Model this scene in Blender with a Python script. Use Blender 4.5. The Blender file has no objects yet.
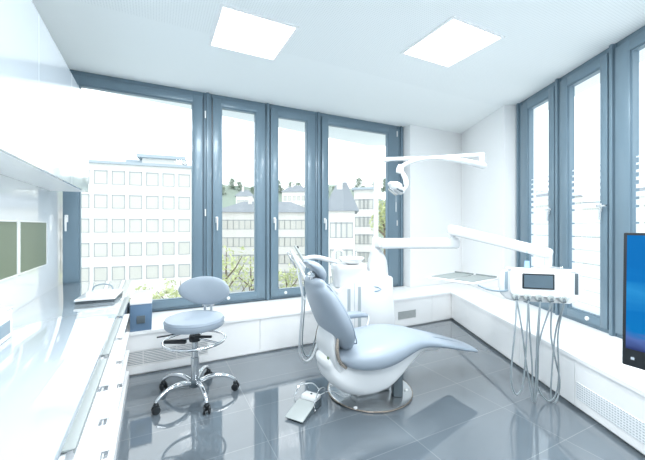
import bpy, bmesh, math, random
from mathutils import Vector, Matrix
PI = math.pi
R = math.radians
random.seed(7)
scene = bpy.context.scene
C = scene.collection

# ------------------------------------------------------------------ camera, world, lights, exposure
EYE = 1.45
cam_d = bpy.data.cameras.new('camera')
cam = bpy.data.objects.new('camera', cam_d)
C.objects.link(cam)
cam.location = (0, 0, EYE)
cam.rotation_euler = (PI/2, 0, 0)
cam_d.sensor_width = 36
cam_d.lens = 330/645*36
cam_d.shift_y = -4/645
cam_d.clip_start = 0.02
cam_d.clip_end = 900
scene.camera = cam

world = bpy.data.worlds.new('overcast_sky')
scene.world = world
world.use_nodes = True
wn = world.node_tree
wn.nodes.clear()
wo = wn.nodes.new('ShaderNodeOutputWorld')
wb = wn.nodes.new('ShaderNodeBackground')
wb.inputs['Color'].default_value = (0.955, 0.99, 1.0, 1)
wb.inputs['Strength'].default_value = 1.9
wn.links.new(wb.outputs[0], wo.inputs[0])
LAMP_POWER = 30.0      # each ceiling panel
PANEL_EMIT = 3.5

vs = scene.view_settings
vs.view_transform = 'Standard'
vs.look = 'None'
vs.exposure = 0.30
vs.gamma = 1
vs.use_curve_mapping = False

# ------------------------------------------------------------------ materials
def mat(name, col, rough=0.5, metal=0.0, coat=0.0, coat_rough=0.03, spec=0.5, emit=None, emit_s=0, noise=0, nscale=8, bump=0, bscale=200, trans=0, ior=1.45):
    m = bpy.data.materials.new(name)
    m.use_nodes = True
    nt = m.node_tree
    b = nt.nodes['Principled BSDF']
    b.inputs['Base Color'].default_value = (*col, 1)
    b.inputs['Roughness'].default_value = rough
    b.inputs['Metallic'].default_value = metal
    b.inputs['Coat Weight'].default_value = coat
    b.inputs['Coat Roughness'].default_value = coat_rough
    b.inputs['Specular IOR Level'].default_value = spec
    b.inputs['IOR'].default_value = ior
    b.inputs['Transmission Weight'].default_value = trans
    if emit:
        b.inputs['Emission Color'].default_value = (*emit, 1)
        b.inputs['Emission Strength'].default_value = emit_s
    tc = None
    if noise or bump:
        tc = nt.nodes.new('ShaderNodeTexCoord')
    if noise:
        n = nt.nodes.new('ShaderNodeTexNoise')
        n.inputs['Scale'].default_value = nscale
        n.inputs['Detail'].default_value = 4
        nt.links.new(tc.outputs['Object'], n.inputs['Vector'])
        mx = nt.nodes.new('ShaderNodeMix')
        mx.data_type = 'RGBA'
        mx.inputs['A'].default_value = (*[c*(1-noise) for c in col], 1)
        mx.inputs['B'].default_value = (*[min(1, c*(1+noise)) for c in col], 1)
        nt.links.new(n.outputs['Fac'], mx.inputs['Factor'])
        nt.links.new(mx.outputs['Result'], b.inputs['Base Color'])
    if bump:
        n = nt.nodes.new('ShaderNodeTexNoise')
        n.inputs['Scale'].default_value = bscale
        nt.links.new(tc.outputs['Object'], n.inputs['Vector'])
        bp = nt.nodes.new('ShaderNodeBump')
        bp.inputs['Strength'].default_value = bump
        bp.inputs['Distance'].default_value = 0.002
        nt.links.new(n.outputs['Fac'], bp.inputs['Height'])
        nt.links.new(bp.outputs['Normal'], b.inputs['Normal'])
    return m

M = {}
M['wall'] = mat('white_wall_paint', (0.90, 0.915, 0.922), 0.6, noise=0.01, nscale=3)
M['gloss'] = mat('glossy_white_lacquer', (0.885, 0.90, 0.912), 0.12, coat=0.6, coat_rough=0.02, noise=0.008, nscale=2)
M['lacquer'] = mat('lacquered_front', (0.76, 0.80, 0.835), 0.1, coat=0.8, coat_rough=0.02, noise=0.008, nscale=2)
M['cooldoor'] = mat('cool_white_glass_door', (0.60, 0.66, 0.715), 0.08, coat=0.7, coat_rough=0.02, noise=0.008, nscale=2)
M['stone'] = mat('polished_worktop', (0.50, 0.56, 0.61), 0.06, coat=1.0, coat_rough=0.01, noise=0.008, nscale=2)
M['splash'] = mat('back_painted_glass', (0.87, 0.895, 0.915), 0.1, coat=0.8, coat_rough=0.02, noise=0.01, nscale=2)
M['bench'] = mat('satin_white_panel', (0.925, 0.935, 0.94), 0.35, noise=0.008, nscale=4)
M['frame'] = mat('blue_grey_metal_frame', (0.160, 0.235, 0.292), 0.32, metal=0.1, coat=0.15, noise=0.04, nscale=5)
M['seam'] = mat('dark_seal', (0.09, 0.14, 0.19), 0.5, noise=0.1, nscale=30)
M['plastic'] = mat('white_dental_plastic', (0.77, 0.79, 0.805), 0.25, coat=0.4, noise=0.01, nscale=6)
M['chrome'] = mat('chrome', (0.78, 0.80, 0.82), 0.09, metal=1, noise=0.03, nscale=10)
M['bronze'] = mat('bronze_band', (0.42, 0.36, 0.31), 0.25, metal=0.85, noise=0.05, nscale=10)
M['steel'] = mat('brushed_steel', (0.55, 0.58, 0.60), 0.22, metal=0.9, noise=0.05, nscale=12)
M['black'] = mat('black_plastic', (0.02, 0.025, 0.03), 0.35, noise=0.1, nscale=20)
M['darkgrey'] = mat('dark_grey_plastic', (0.10, 0.13, 0.15), 0.35, noise=0.08, nscale=15)
M['leather'] = mat('pale_blue_upholstery', (0.325, 0.382, 0.448), 0.42, coat=0.1, noise=0.02, nscale=12, bump=0.12, bscale=220)
M['leather2'] = mat('pale_blue_piping', (0.255, 0.31, 0.375), 0.45, noise=0.02, nscale=12)
M['hose'] = mat('grey_rubber_hose', (0.27, 0.32, 0.35), 0.4, noise=0.03, nscale=20)
M['whitehose'] = mat('white_ribbed_hose', (0.72, 0.76, 0.79), 0.4, noise=0.03, nscale=20)
M['slot'] = mat('blue_grey_slot', (0.27, 0.35, 0.41), 0.4, noise=0.03, nscale=20)
M['slotd'] = mat('dark_slate_glass', (0.10, 0.15, 0.19), 0.3, noise=0.1, nscale=10)
M['slotp'] = mat('soft_grey_slot', (0.40, 0.455, 0.49), 0.5, noise=0.03, nscale=15)
M['olive'] = mat('olive_green_film', (0.145, 0.185, 0.125), 0.3, noise=0.08, nscale=1.5)
M['box'] = mat('blue_grey_laminate', (0.13, 0.22, 0.34), 0.45, noise=0.03, nscale=5)
M['greylid'] = mat('grey_tray_metal', (0.40, 0.44, 0.44), 0.35, metal=0.0, noise=0.03, nscale=15)
M['ground'] = mat('pale_street', (0.42, 0.45, 0.44), 0.9, noise=0.15, nscale=0.05)
M['facade'] = mat('pale_render', (0.80, 0.79, 0.76), 0.85, noise=0.03, nscale=0.3)
M['facade2'] = mat('warm_render', (0.72, 0.71, 0.68), 0.85, noise=0.05, nscale=0.3)
M['extglass'] = mat('distant_window_glass', (0.60, 0.60, 0.56), 0.6, noise=0.12, nscale=0.35)
M['extframe'] = mat('grey_reveal', (0.38, 0.41, 0.43), 0.7, noise=0.05, nscale=1)  # grey window border, lightened in colour to imitate outdoor haze
M['roof'] = mat('weathered_slate_roof', (0.24, 0.27, 0.30), 0.8, noise=0.12, nscale=0.6)
M['roofm'] = mat('zinc_roof_edge', (0.38, 0.45, 0.50), 0.6, noise=0.05, nscale=0.6)
M['bark'] = mat('tree_bark', (0.17, 0.14, 0.11), 0.9, noise=0.2, nscale=5)
M['leafy'] = mat('spring_yellow_green_leaves', (0.50, 0.55, 0.30), 0.7, noise=0.3, nscale=1.2)
M['leafd'] = mat('deep_green_leaves', (0.18, 0.27, 0.15), 0.7, noise=0.3, nscale=0.8)
M['leafh'] = mat('hazy_hill_leaves', (0.33, 0.40, 0.33), 0.8, noise=0.2, nscale=0.5)  # distance haze put into the colour as paler leaves
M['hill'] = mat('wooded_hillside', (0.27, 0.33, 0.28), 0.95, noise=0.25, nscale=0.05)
M['logo'] = mat('blue_logo_print', (0.12, 0.27, 0.42), 0.4, noise=0.03, nscale=10)
M['button'] = mat('pale_icon_print', (0.55, 0.6, 0.65), 0.4, noise=0.03, nscale=10)
M['traymat'] = mat('matt_grey_insert', (0.23, 0.26, 0.26), 0.85, spec=0.1, noise=0.03, nscale=15)
M['palegrey'] = mat('pale_grey_slats', (0.62, 0.655, 0.66), 0.5, noise=0.03, nscale=15)
M['tip'] = mat('translucent_blue_plastic', (0.38, 0.60, 0.88), 0.2, noise=0.05, nscale=20)
M['panel'] = mat('led_panel_diffuser', (0.9, 0.95, 1), 0.5, emit=(0.95, 0.98, 1.0), emit_s=PANEL_EMIT, noise=0.01)

# clear glass: mostly lets the view through, with a soft Fresnel reflection
def glass_mat(name, tint=(0.97, 0.99, 1.0), ior=1.35):
    m = bpy.data.materials.new(name)
    m.use_nodes = True
    nt = m.node_tree
    nt.nodes.clear()
    o = nt.nodes.new('ShaderNodeOutputMaterial')
    t = nt.nodes.new('ShaderNodeBsdfTransparent')
    t.inputs[0].default_value = (*tint, 1)
    g = nt.nodes.new('ShaderNodeBsdfGlossy')
    g.inputs['Roughness'].default_value = 0.01
    fz = nt.nodes.new('ShaderNodeFresnel')
    fz.inputs['IOR'].default_value = ior
    mx = nt.nodes.new('ShaderNodeMixShader')
    ge = nt.nodes.new('ShaderNodeNewGeometry')
    inv = nt.nodes.new('ShaderNodeMath'); inv.operation = 'SUBTRACT'; inv.inputs[0].default_value = 1
    nt.links.new(ge.outputs['Backfacing'], inv.inputs[1])
    ml = nt.nodes.new('ShaderNodeMath'); ml.operation = 'MULTIPLY'
    nt.links.new(fz.outputs[0], ml.inputs[0]); nt.links.new(inv.outputs[0], ml.inputs[1])
    nt.links.new(ml.outputs[0], mx.inputs[0])
    nt.links.new(t.outputs[0], mx.inputs[1])
    nt.links.new(g.outputs[0], mx.inputs[2])
    nt.links.new(mx.outputs[0], o.inputs[0])
    return m
M['glass'] = glass_mat('clear_window_glass')
M['greenglass'] = glass_mat('clear_plastic', (0.9, 0.95, 0.96), 1.4)

def film_mat():
    m = bpy.data.materials.new('frosted_film')
    m.use_nodes = True
    nt = m.node_tree
    nt.nodes.clear()
    o = nt.nodes.new('ShaderNodeOutputMaterial')
    a = nt.nodes.new('ShaderNodeBsdfTranslucent')
    a.inputs[0].default_value = (0.86, 0.9, 0.93, 1)
    d = nt.nodes.new('ShaderNodeBsdfDiffuse')
    d.inputs[0].default_value = (0.86, 0.9, 0.93, 1)
    mx = nt.nodes.new('ShaderNodeMixShader')
    mx.inputs[0].default_value = 0.35
    nt.links.new(a.outputs[0], mx.inputs[1])
    nt.links.new(d.outputs[0], mx.inputs[2])
    nt.links.new(mx.outputs[0], o.inputs[0])
    return m
M['film'] = film_mat()

def floor_mat():
    m = mat('polished_grey_tiles', (0.2, 0.25, 0.29), 0.05, coat=0.6, coat_rough=0.02)
    nt = m.node_tree
    b = nt.nodes['Principled BSDF']
    tc = nt.nodes.new('ShaderNodeTexCoord')
    mp = nt.nodes.new('ShaderNodeMapping')
    mp.inputs['Location'].default_value = (0.22, 0.1, 0)
    nt.links.new(tc.outputs['Object'], mp.inputs['Vector'])
    br = nt.nodes.new('ShaderNodeTexBrick')
    br.offset = 0
    br.inputs['Scale'].default_value = 1
    br.inputs['Brick Width'].default_value = 0.9
    br.inputs['Row Height'].default_value = 0.45
    br.inputs['Mortar Size'].default_value = 0.003
    br.inputs['Mortar Smooth'].default_value = 0.2
    br.inputs['Color1'].default_value = (0.118, 0.145, 0.170, 1)
    br.inputs['Color2'].default_value = (0.132, 0.160, 0.185, 1)
    br.inputs['Mortar'].default_value = (0.19, 0.22, 0.245, 1)
    nt.links.new(mp.outputs[0], br.inputs['Vector'])
    n = nt.nodes.new('ShaderNodeTexNoise')
    n.inputs['Scale'].default_value = 2.2
    n.inputs['Detail'].default_value = 6
    nt.links.new(tc.outputs['Object'], n.inputs['Vector'])
    mx = nt.nodes.new('ShaderNodeMix')
    mx.data_type = 'RGBA'
    mx.blend_type = 'MULTIPLY'
    mx.inputs['Factor'].default_value = 0.5
    rp = nt.nodes.new('ShaderNodeMapRange')
    rp.inputs['To Min'].default_value = 0.75
    rp.inputs['To Max'].default_value = 1.25
    nt.links.new(n.outputs['Fac'], rp.inputs['Value'])
    nt.links.new(br.outputs['Color'], mx.inputs['A'])
    nt.links.new(rp.outputs[0], mx.inputs['B'])
    nt.links.new(mx.outputs['Result'], b.inputs['Base Color'])
    b.inputs['IOR'].default_value = 1.75
    return m
M['floor'] = floor_mat()

def ceil_mat():
    m = mat('perforated_acoustic_plaster', (0.90, 0.94, 0.945), 0.7)
    nt = m.node_tree
    b = nt.nodes['Principled BSDF']
    tc = nt.nodes.new('ShaderNodeTexCoord')
    sx = nt.nodes.new('ShaderNodeSeparateXYZ')
    nt.links.new(tc.outputs['Object'], sx.inputs[0])
    def dots(sock):
        a = nt.nodes.new('ShaderNodeMath'); a.operation = 'MULTIPLY'; a.inputs[1].default_value = 1/0.02
        f = nt.nodes.new('ShaderNodeMath'); f.operation = 'FRACT'
        s = nt.nodes.new('ShaderNodeMath'); s.operation = 'SUBTRACT'; s.inputs[1].default_value = 0.5
        q = nt.nodes.new('ShaderNodeMath'); q.operation = 'POWER'; q.inputs[1].default_value = 2
        ab = nt.nodes.new('ShaderNodeMath'); ab.operation = 'ABSOLUTE'
        nt.links.new(sock, a.inputs[0]); nt.links.new(a.outputs[0], f.inputs[0]); nt.links.new(f.outputs[0], s.inputs[0])
        nt.links.new(s.outputs[0], ab.inputs[0]); nt.links.new(ab.outputs[0], q.inputs[0])
        return q.outputs[0]
    ad = nt.nodes.new('ShaderNodeMath'); ad.operation = 'ADD'
    nt.links.new(dots(sx.outputs['X']), ad.inputs[0]); nt.links.new(dots(sx.outputs['Y']), ad.inputs[1])
    lt = nt.nodes.new('ShaderNodeMath'); lt.operation = 'LESS_THAN'; lt.inputs[1].default_value = 0.05
    nt.links.new(ad.outputs[0], lt.inputs[0])
    # perforation only in the inner field, plain plaster border by the windows
    yl = nt.nodes.new('ShaderNodeMath'); yl.operation = 'LESS_THAN'; yl.inputs[1].default_value = 3.05
    nt.links.new(sx.outputs['Y'], yl.inputs[0])
    ml = nt.nodes.new('ShaderNodeMath'); ml.operation = 'MULTIPLY'
    nt.links.new(lt.outputs[0], ml.inputs[0]); nt.links.new(yl.outputs[0], ml.inputs[1])
    mx = nt.nodes.new('ShaderNodeMix'); mx.data_type = 'RGBA'
    mx.inputs['A'].default_value = (0.90, 0.94, 0.945, 1)
    mx.inputs['B'].default_value = (0.76, 0.80, 0.81, 1)
    nt.links.new(ml.outputs[0], mx.inputs['Factor'])
    nt.links.new(mx.outputs['Result'], b.inputs['Base Color'])
    return m
M['ceil'] = ceil_mat()

def screen_mat():
    m = mat('blue_screen', (0.0, 0.01, 0.02), 0.45, spec=0.12)
    nt = m.node_tree
    b = nt.nodes['Principled BSDF']
    tc = nt.nodes.new('ShaderNodeTexCoord')
    sx = nt.nodes.new('ShaderNodeSeparateXYZ')
    nt.links.new(tc.outputs['Generated'], sx.inputs[0])
    n = nt.nodes.new('ShaderNodeTexNoise')
    n.inputs['Scale'].default_value = 3.0
    n.inputs['Distortion'].default_value = 0.6
    mp = nt.nodes.new('ShaderNodeMapping')
    mp.inputs['Scale'].default_value = (1, 1, 3)
    nt.links.new(tc.outputs['Generated'], mp.inputs[0])
    nt.links.new(mp.outputs[0], n.inputs['Vector'])
    ad = nt.nodes.new('ShaderNodeMath'); ad.operation = 'MULTIPLY_ADD'
    ad.inputs[1].default_value = 0.35
    nt.links.new(n.outputs['Fac'], ad.inputs[0]); nt.links.new(sx.outputs['Z'], ad.inputs[2])
    cr = nt.nodes.new('ShaderNodeValToRGB')
    e = cr.color_ramp.elements
    e[0].position = 0.0; e[0].color = (0.02, 0.02, 0.09, 1)
    e[1].position = 1.25/1.35; e[1].color = (0.0, 0.15, 0.48, 1)
    for p, c in [(0.17, (0.03, 0.035, 0.14)), (0.28, (0.09, 0.15, 0.42)), (0.34, (0.0, 0.17, 0.50)), (0.5, (0.0, 0.16, 0.50)), (0.70, (0.02, 0.27, 0.62)), (0.8, (0.0, 0.16, 0.50))]:
        q = cr.color_ramp.elements.new(p); q.color = (*c, 1)
    nt.links.new(ad.outputs[0], cr.inputs[0])
    nt.links.new(cr.outputs[0], b.inputs['Emission Color'])
    b.inputs['Emission Strength'].default_value = 0.85
    return m
M['screen'] = screen_mat()

# ------------------------------------------------------------------ geometry helpers
WM = {}     # world matrix of every thing root

def tag(o, label=None, cat=None, group=None, kind=None):
    if label: o['label'] = label
    if cat: o['category'] = cat
    if group: o['group'] = group
    if kind: o['kind'] = kind
    return o

def thing(name, label, cat, loc=(0, 0, 0), rz=0, group=None, kind=None):
    o = bpy.data.objects.new(name, None)
    o.empty_display_size = 0.1
    C.objects.link(o)
    o.location = loc
    o.rotation_euler = (0, 0, rz)
    WM[o.name] = Matrix.Translation(Vector(loc)) @ Matrix.Rotation(rz, 4, 'Z')
    tag(o, label, cat, group, kind)
    return o

def obj(name, bm, material, parent=None, F=None, loc=None, rz=0, sharp=38, smooth=True, label=None, cat=None, group=None, kind=None):
    """link a bmesh as one object; bm is in world space, or in frame F"""
    if F is not None: bm.transform(F)
    if parent is not None:
        W = WM[parent.name]
    elif loc is not None:
        W = Matrix.Translation(Vector(loc)) @ Matrix.Rotation(rz, 4, 'Z')
    else:
        W = Matrix.Identity(4)
    bm.transform(W.inverted())
    bmesh.ops.recalc_face_normals(bm, faces=bm.faces)
    if smooth:
        for f in bm.faces: f.smooth = True
        lim = R(sharp)
        for e in bm.edges:
            if len(e.link_faces) == 2:
                e.smooth = e.calc_face_angle(0) < lim
            else:
                e.smooth = False
    me = bpy.data.meshes.new(name)
    bm.to_mesh(me); bm.free()
    me.materials.append(M[material] if isinstance(material, str) else material)
    o = bpy.data.objects.new(name, me)
    C.objects.link(o)
    if parent is not None:
        o.parent = parent
    else:
        o.matrix_world = W
        if loc is not None:
            o.location = loc; o.rotation_euler = (0, 0, rz)
    WM[o.name] = W
    tag(o, label, cat, group, kind)
    return o

def nb(): return bmesh.new()

def box(bm, x0, x1, y0, y1, z0, z1, bev=0.0, seg=2, mt=None):
    r = bmesh.ops.create_cube(bm, size=1)
    vs_ = r['verts']
    bmesh.ops.scale(bm, vec=(abs(x1-x0), abs(y1-y0), abs(z1-z0)), verts=vs_)
    bmesh.ops.translate(bm, vec=((x0+x1)/2, (y0+y1)/2, (z0+z1)/2), verts=vs_)
    if bev > 0:
        es = list({e for v in vs_ for e in v.link_edges})
        rr = bmesh.ops.bevel(bm, geom=es, offset=bev, segments=seg, affect='EDGES', profile=0.5)
        vs_ = list({v for f in rr['faces'] for v in f.verts} | {v for v in vs_ if v.is_valid})
    if mt is not None:
        bmesh.ops.transform(bm, matrix=mt, verts=vs_)
    return vs_

def prism(bm, pts, z0, z1):
    """vertical prism over polygon pts"""
    a = [bm.verts.new((x, y, z0)) for x, y in pts]
    b = [bm.verts.new((x, y, z1)) for x, y in pts]
    n = len(pts)
    bm.faces.new(a); bm.faces.new(b)
    for i in range(n):
        bm.faces.new((a[i], a[(i+1) % n], b[(i+1) % n], b[i]))

def prism_y(bm, pts, y0, y1, bev=0):
    """prism of an (x,z) polygon along y"""
    a = [bm.verts.new((x, y0, z)) for x, z in pts]
    b = [bm.verts.new((x, y1, z)) for x, z in pts]
    n = len(pts)
    fs = [bm.faces.new(a), bm.faces.new(b)]
    for i in range(n):
        fs.append(bm.faces.new((a[i], a[(i+1) % n], b[(i+1) % n], b[i])))
    if bev:
        es = list({e for f in fs for e in f.edges})
        bmesh.ops.bevel(bm, geom=es, offset=bev, segments=3, affect='EDGES', profile=0.5)

def catmull(pts, n=8, closed=False):
    P = [Vector(p) for p in pts]
    out = []
    N = len(P)
    rng = range(N if closed else N-1)
    for i in rng:
        p0 = P[(i-1) % N] if (closed or i > 0) else P[0]*2-P[1]
        p1 = P[i]; p2 = P[(i+1) % N]
        p3 = P[(i+2) % N] if (closed or i+2 < N) else P[-1]*2-P[-2]
        for k in range(n):
            t = k/n
            out.append(0.5*((2*p1)+(-p0+p2)*t+(2*p0-5*p1+4*p2-p3)*t*t+(-p0+3*p1-3*p2+p3)*t**3))
    if not closed: out.append(P[-1].copy())
    return out

def tube(bm, pts, r, seg=12, closed=False, smooth=0, caps=True):
    """round tube along points; r may be a number or list"""
    P = catmull(pts, smooth, closed) if smooth else [Vector(p) for p in pts]
    N = len(P)
    if isinstance(r, (int, float)): rad = [r]*N
    else:
        rad = []
        for i in range(N):
            t = i/(N-1)*(len(r)-1); k = min(int(t), len(r)-2); rad.append(r[k]*(1-(t-k))+r[k+1]*(t-k))
    rings = []
    prev = None
    for i in range(N):
        if closed: d = P[(i+1) % N]-P[(i-1) % N]
        else: d = P[min(i+1, N-1)]-P[max(i-1, 0)]
        d.normalize()
        if prev is None:
            u = d.cross(Vector((0, 0, 1)))
            if u.length < 1e-3: u = d.cross(Vector((1, 0, 0)))
            u.normalize()
        else:
            u = prev - d*prev.dot(d)
            u.normalize()
        prev = u
        v = d.cross(u)
        rings.append([bm.verts.new(P[i]+(u*math.cos(2*PI*k/seg)+v*math.sin(2*PI*k/seg))*rad[i]) for k in range(seg)])
    for i in range(N if closed else N-1):
        a, b = rings[i], rings[(i+1) % N]
        for k in range(seg):
            bm.faces.new((a[k], a[(k+1) % seg], b[(k+1) % seg], b[k]))
    if caps and not closed:
        bm.faces.new(rings[0][::-1]); bm.faces.new(rings[-1])

def lathe(bm, prof, c=(0, 0, 0), seg=32, axis=None):
    """revolve (r,z) profile about z at c; axis: matrix applied"""
    rings = []
    vs_ = []
    for r, z in prof:
        if r < 1e-5:
            v = bm.verts.new((0, 0, z)); rings.append([v]); vs_.append(v)
        else:
            ring = [bm.verts.new((r*math.cos(2*PI*k/seg), r*math.sin(2*PI*k/seg), z)) for k in range(seg)]
            rings.append(ring); vs_ += ring
    for a, b in zip(rings, rings[1:]):
        if len(a) == 1 and len(b) == 1: continue
        for k in range(seg):
            k2 = (k+1) % seg
            if len(a) == 1: bm.faces.new((a[0], b[k], b[k2]))
            elif len(b) == 1: bm.faces.new((a[k], a[k2], b[0]))
            else: bm.faces.new((a[k], a[k2], b[k2], b[k]))
    if len(rings[0]) > 1: bm.faces.new(rings[0][::-1])
    if len(rings[-1]) > 1: bm.faces.new(rings[-1])
    mt = Matrix.Translation(Vector(c))
    if axis is not None: mt = mt @ axis
    bmesh.ops.transform(bm, matrix=mt, verts=vs_)
    return vs_

def point_z(direction):
    """rotation taking +z to direction"""
    return Vector((0, 0, 1)).rotation_difference(Vector(direction).normalized()).to_matrix().to_4x4()

def slab(bm, secs, n=28, e=2.6, round_ends=(1, 1), seg=5, dome=0.0, y0=0.0):
    """loft of superellipse cross sections along a path in the xz plane.
    secs: (x, z, halfwidth, thickness[, lateral offset])"""
    S = catmull([(s[0], s[1], s[2]) for s in secs], seg)
    T = catmull([(s[3], s[4] if len(s) > 4 else 0, 0) for s in secs], seg)
    N = len(S)
    data = []
    for i in range(N):
        a = S[max(i-1, 0)]; b = S[min(i+1, N-1)]
        d = Vector((b.x-a.x, 0, b.y-a.y)).normalized()
        nrm = Vector((-d.z, 0, d.x))
        data.append((Vector((S[i].x, y0+T[i].y, S[i].y)), d, nrm, S[i].z, T[i].x))
    def capped(side):
        c, d, nrm, hw, th = data[0] if side == 0 else data[-1]
        s = -1 if side == 0 else 1
        out = []
        for k in (0.35, 0.65, 0.88, 0.98):
            q = math.sqrt(1-k*k)
            rr = min(th*0.5, hw)
            out.append((c+d*s*rr*k, d, nrm, hw-rr*(1-q), th*q))
        return out
    if round_ends[0]: data = capped(0)[::-1]+data
    if round_ends[1]: data = data+capped(1)
    rings = []
    for c, d, nrm, hw, th in data:
        ring = []
        for k in range(n):
            a = 2*PI*k/n
            ca, sa = math.cos(a), math.sin(a)
            y = hw*math.copysign(abs(ca)**(2/e), ca)
            t = th/2*math.copysign(abs(sa)**(2/e), sa)
            t += dome*(1-(y/max(hw, 1e-4))**2)
            ring.append(bm.verts.new(c+Vector((0, y, 0))+nrm*t))
        rings.append(ring)
    for a, b in zip(rings, rings[1:]):
        for k in range(n):
            bm.faces.new((a[k], a[(k+1) % n], b[(k+1) % n], b[k]))
    bm.faces.new(rings[0][::-1]); bm.faces.new(rings[-1])

def copy_tree(o, parent=None):
    c = o.copy(); C.objects.link(c); c.parent = parent
    WM[c.name] = WM[o.name]
    for ch in list(o.children): copy_tree(ch, c)
    return c

# room frame: x = w (along the back wall), y = c (towards the back wall)
TH = math.atan2(0.4526, 0.8917)
RM = Matrix.Rotation(TH, 4, 'Z')
D2 = Vector((0.8917, 0.4526, 0)); D1 = Vector((-0.4526, 0.8917, 0))
def rw(w, c, z=0): v = D2*w+D1*c; return Vector((v.x, v.y, z))
def w_at(px, c):
    r = (px-322.5)/330
    Y = c/(-0.4526*r+0.8917)
    return Y*(0.8917*r+0.4526)
def y_at(px, X): return X*330/(px-322.5)
def P(px, py, Y): return Vector(((px-322.5)/330*Y, Y, EYE-(py-226)/330*Y))
def FL(px, py, z=0):
    Y = (EYE-z)*330/(py-226)
    return Vector(((px-322.5)/330*Y, Y, z))

CEIL = 3.145
CB = 4.42        # back glazing plane (room c)
XR = 2.72        # right glazing plane (world x)
WL = -0.907      # left wall (room w)
SILL = 0.425

# ------------------------------------------------------------------ structure
def wl(c): v = rw(WL, c); return (v.x, v.y)
rearL = rw(WL, -2.0); rearR = rw(2.2, -2.0)
# polygon of the room
YB = 6.6
bm = nb()
prism(bm, [wl(-2.3), (3.3, rearR.y-0.9), (3.3, 7.0), (1.0, 7.0), wl(4.9)], -0.15, 0.0)
fl = obj('floor', bm, 'floor', F=None, loc=(0, 0, 0), rz=TH, kind='structure', smooth=False)
bm = nb()
prism(bm, [wl(-2.3), (3.3, rearR.y-0.9), (3.3, 7.0), (1.0, 7.0), wl(4.9)], CEIL, CEIL+0.2)
obj('ceiling', bm, 'ceil', loc=(0, 0, 0), rz=TH, kind='structure', smooth=False)
bm = nb(); box(bm, WL-0.15, WL, -2.2, 4.7, 0, CEIL)
obj('wall_left', bm, 'splash', F=RM, loc=rw(WL, 2), rz=TH, kind='structure', smooth=False)
bm = nb(); box(bm, WL, 2.95, -2.2, -2.0, 0, CEIL)
obj('wall_rear', bm, 'wall', F=RM, loc=rw(0, -2.1), rz=TH, kind='structure', smooth=False)
# parapet walls below the glazing
wpil = w_at(403.5, CB)
bm = nb(); box(bm, WL, wpil, CB+0.02, CB+0.25, 0, SILL-0.002)
obj('wall_back', bm, 'wall', F=RM, loc=rw(0, CB+0.1), rz=TH, kind='structure', smooth=False)
bm = nb(); box(bm, XR+0.03, XR+0.28, -1.3, 4.636, 0, SILL-0.002)
obj('wall_right', bm, 'wall', loc=(XR, 1.5, 0), kind='structure', smooth=False)
# solid corner pillar between the two glazed fronts
p1 = rw(wpil, CB+0.25); p2 = rw(wpil, 4.25)
XC = 2.55
t = (XC-p2.x)/D2.x
p3 = Vector((XC, p2.y+D2.y*t, 0))
bm = nb()
prism(bm, [(p1.x, p1.y), (p2.x, p2.y), (p3.x, p3.y), (XC, 4.636), (XR+0.28, 4.636), (XR+0.28, p3.y+0.6)], 0, CEIL)
obj('wall_corner', bm, 'wall', loc=(p3.x, p3.y, 0), kind='structure', smooth=False)
# door in the rear wall, behind the photographer
dr = thing('door_1', None, None, rw(0.6, -1.985), TH, kind='structure')
bm = nb(); box(bm, 0.15, 1.05, -2.0, -1.96, 0, 2.1, 0.004); obj('door_panel', bm, 'gloss', dr, F=RM)
bm = nb()
box(bm, 0.07, 0.15, -2.0, -1.94, 0, 2.18, 0.003); box(bm, 1.05, 1.13, -2.0, -1.94, 0, 2.18, 0.003); box(bm, 0.15, 1.05, -2.0, -1.94, 2.1, 2.18, 0.003)
obj('door_frame', bm, 'frame', dr, F=RM)
bm = nb(); tube(bm, [(0.95, -1.96, 1.05), (0.95, -1.9, 1.05), (0.83, -1.9, 1.05)], 0.01); obj('door_handle', bm, 'chrome', dr, F=RM)

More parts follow.
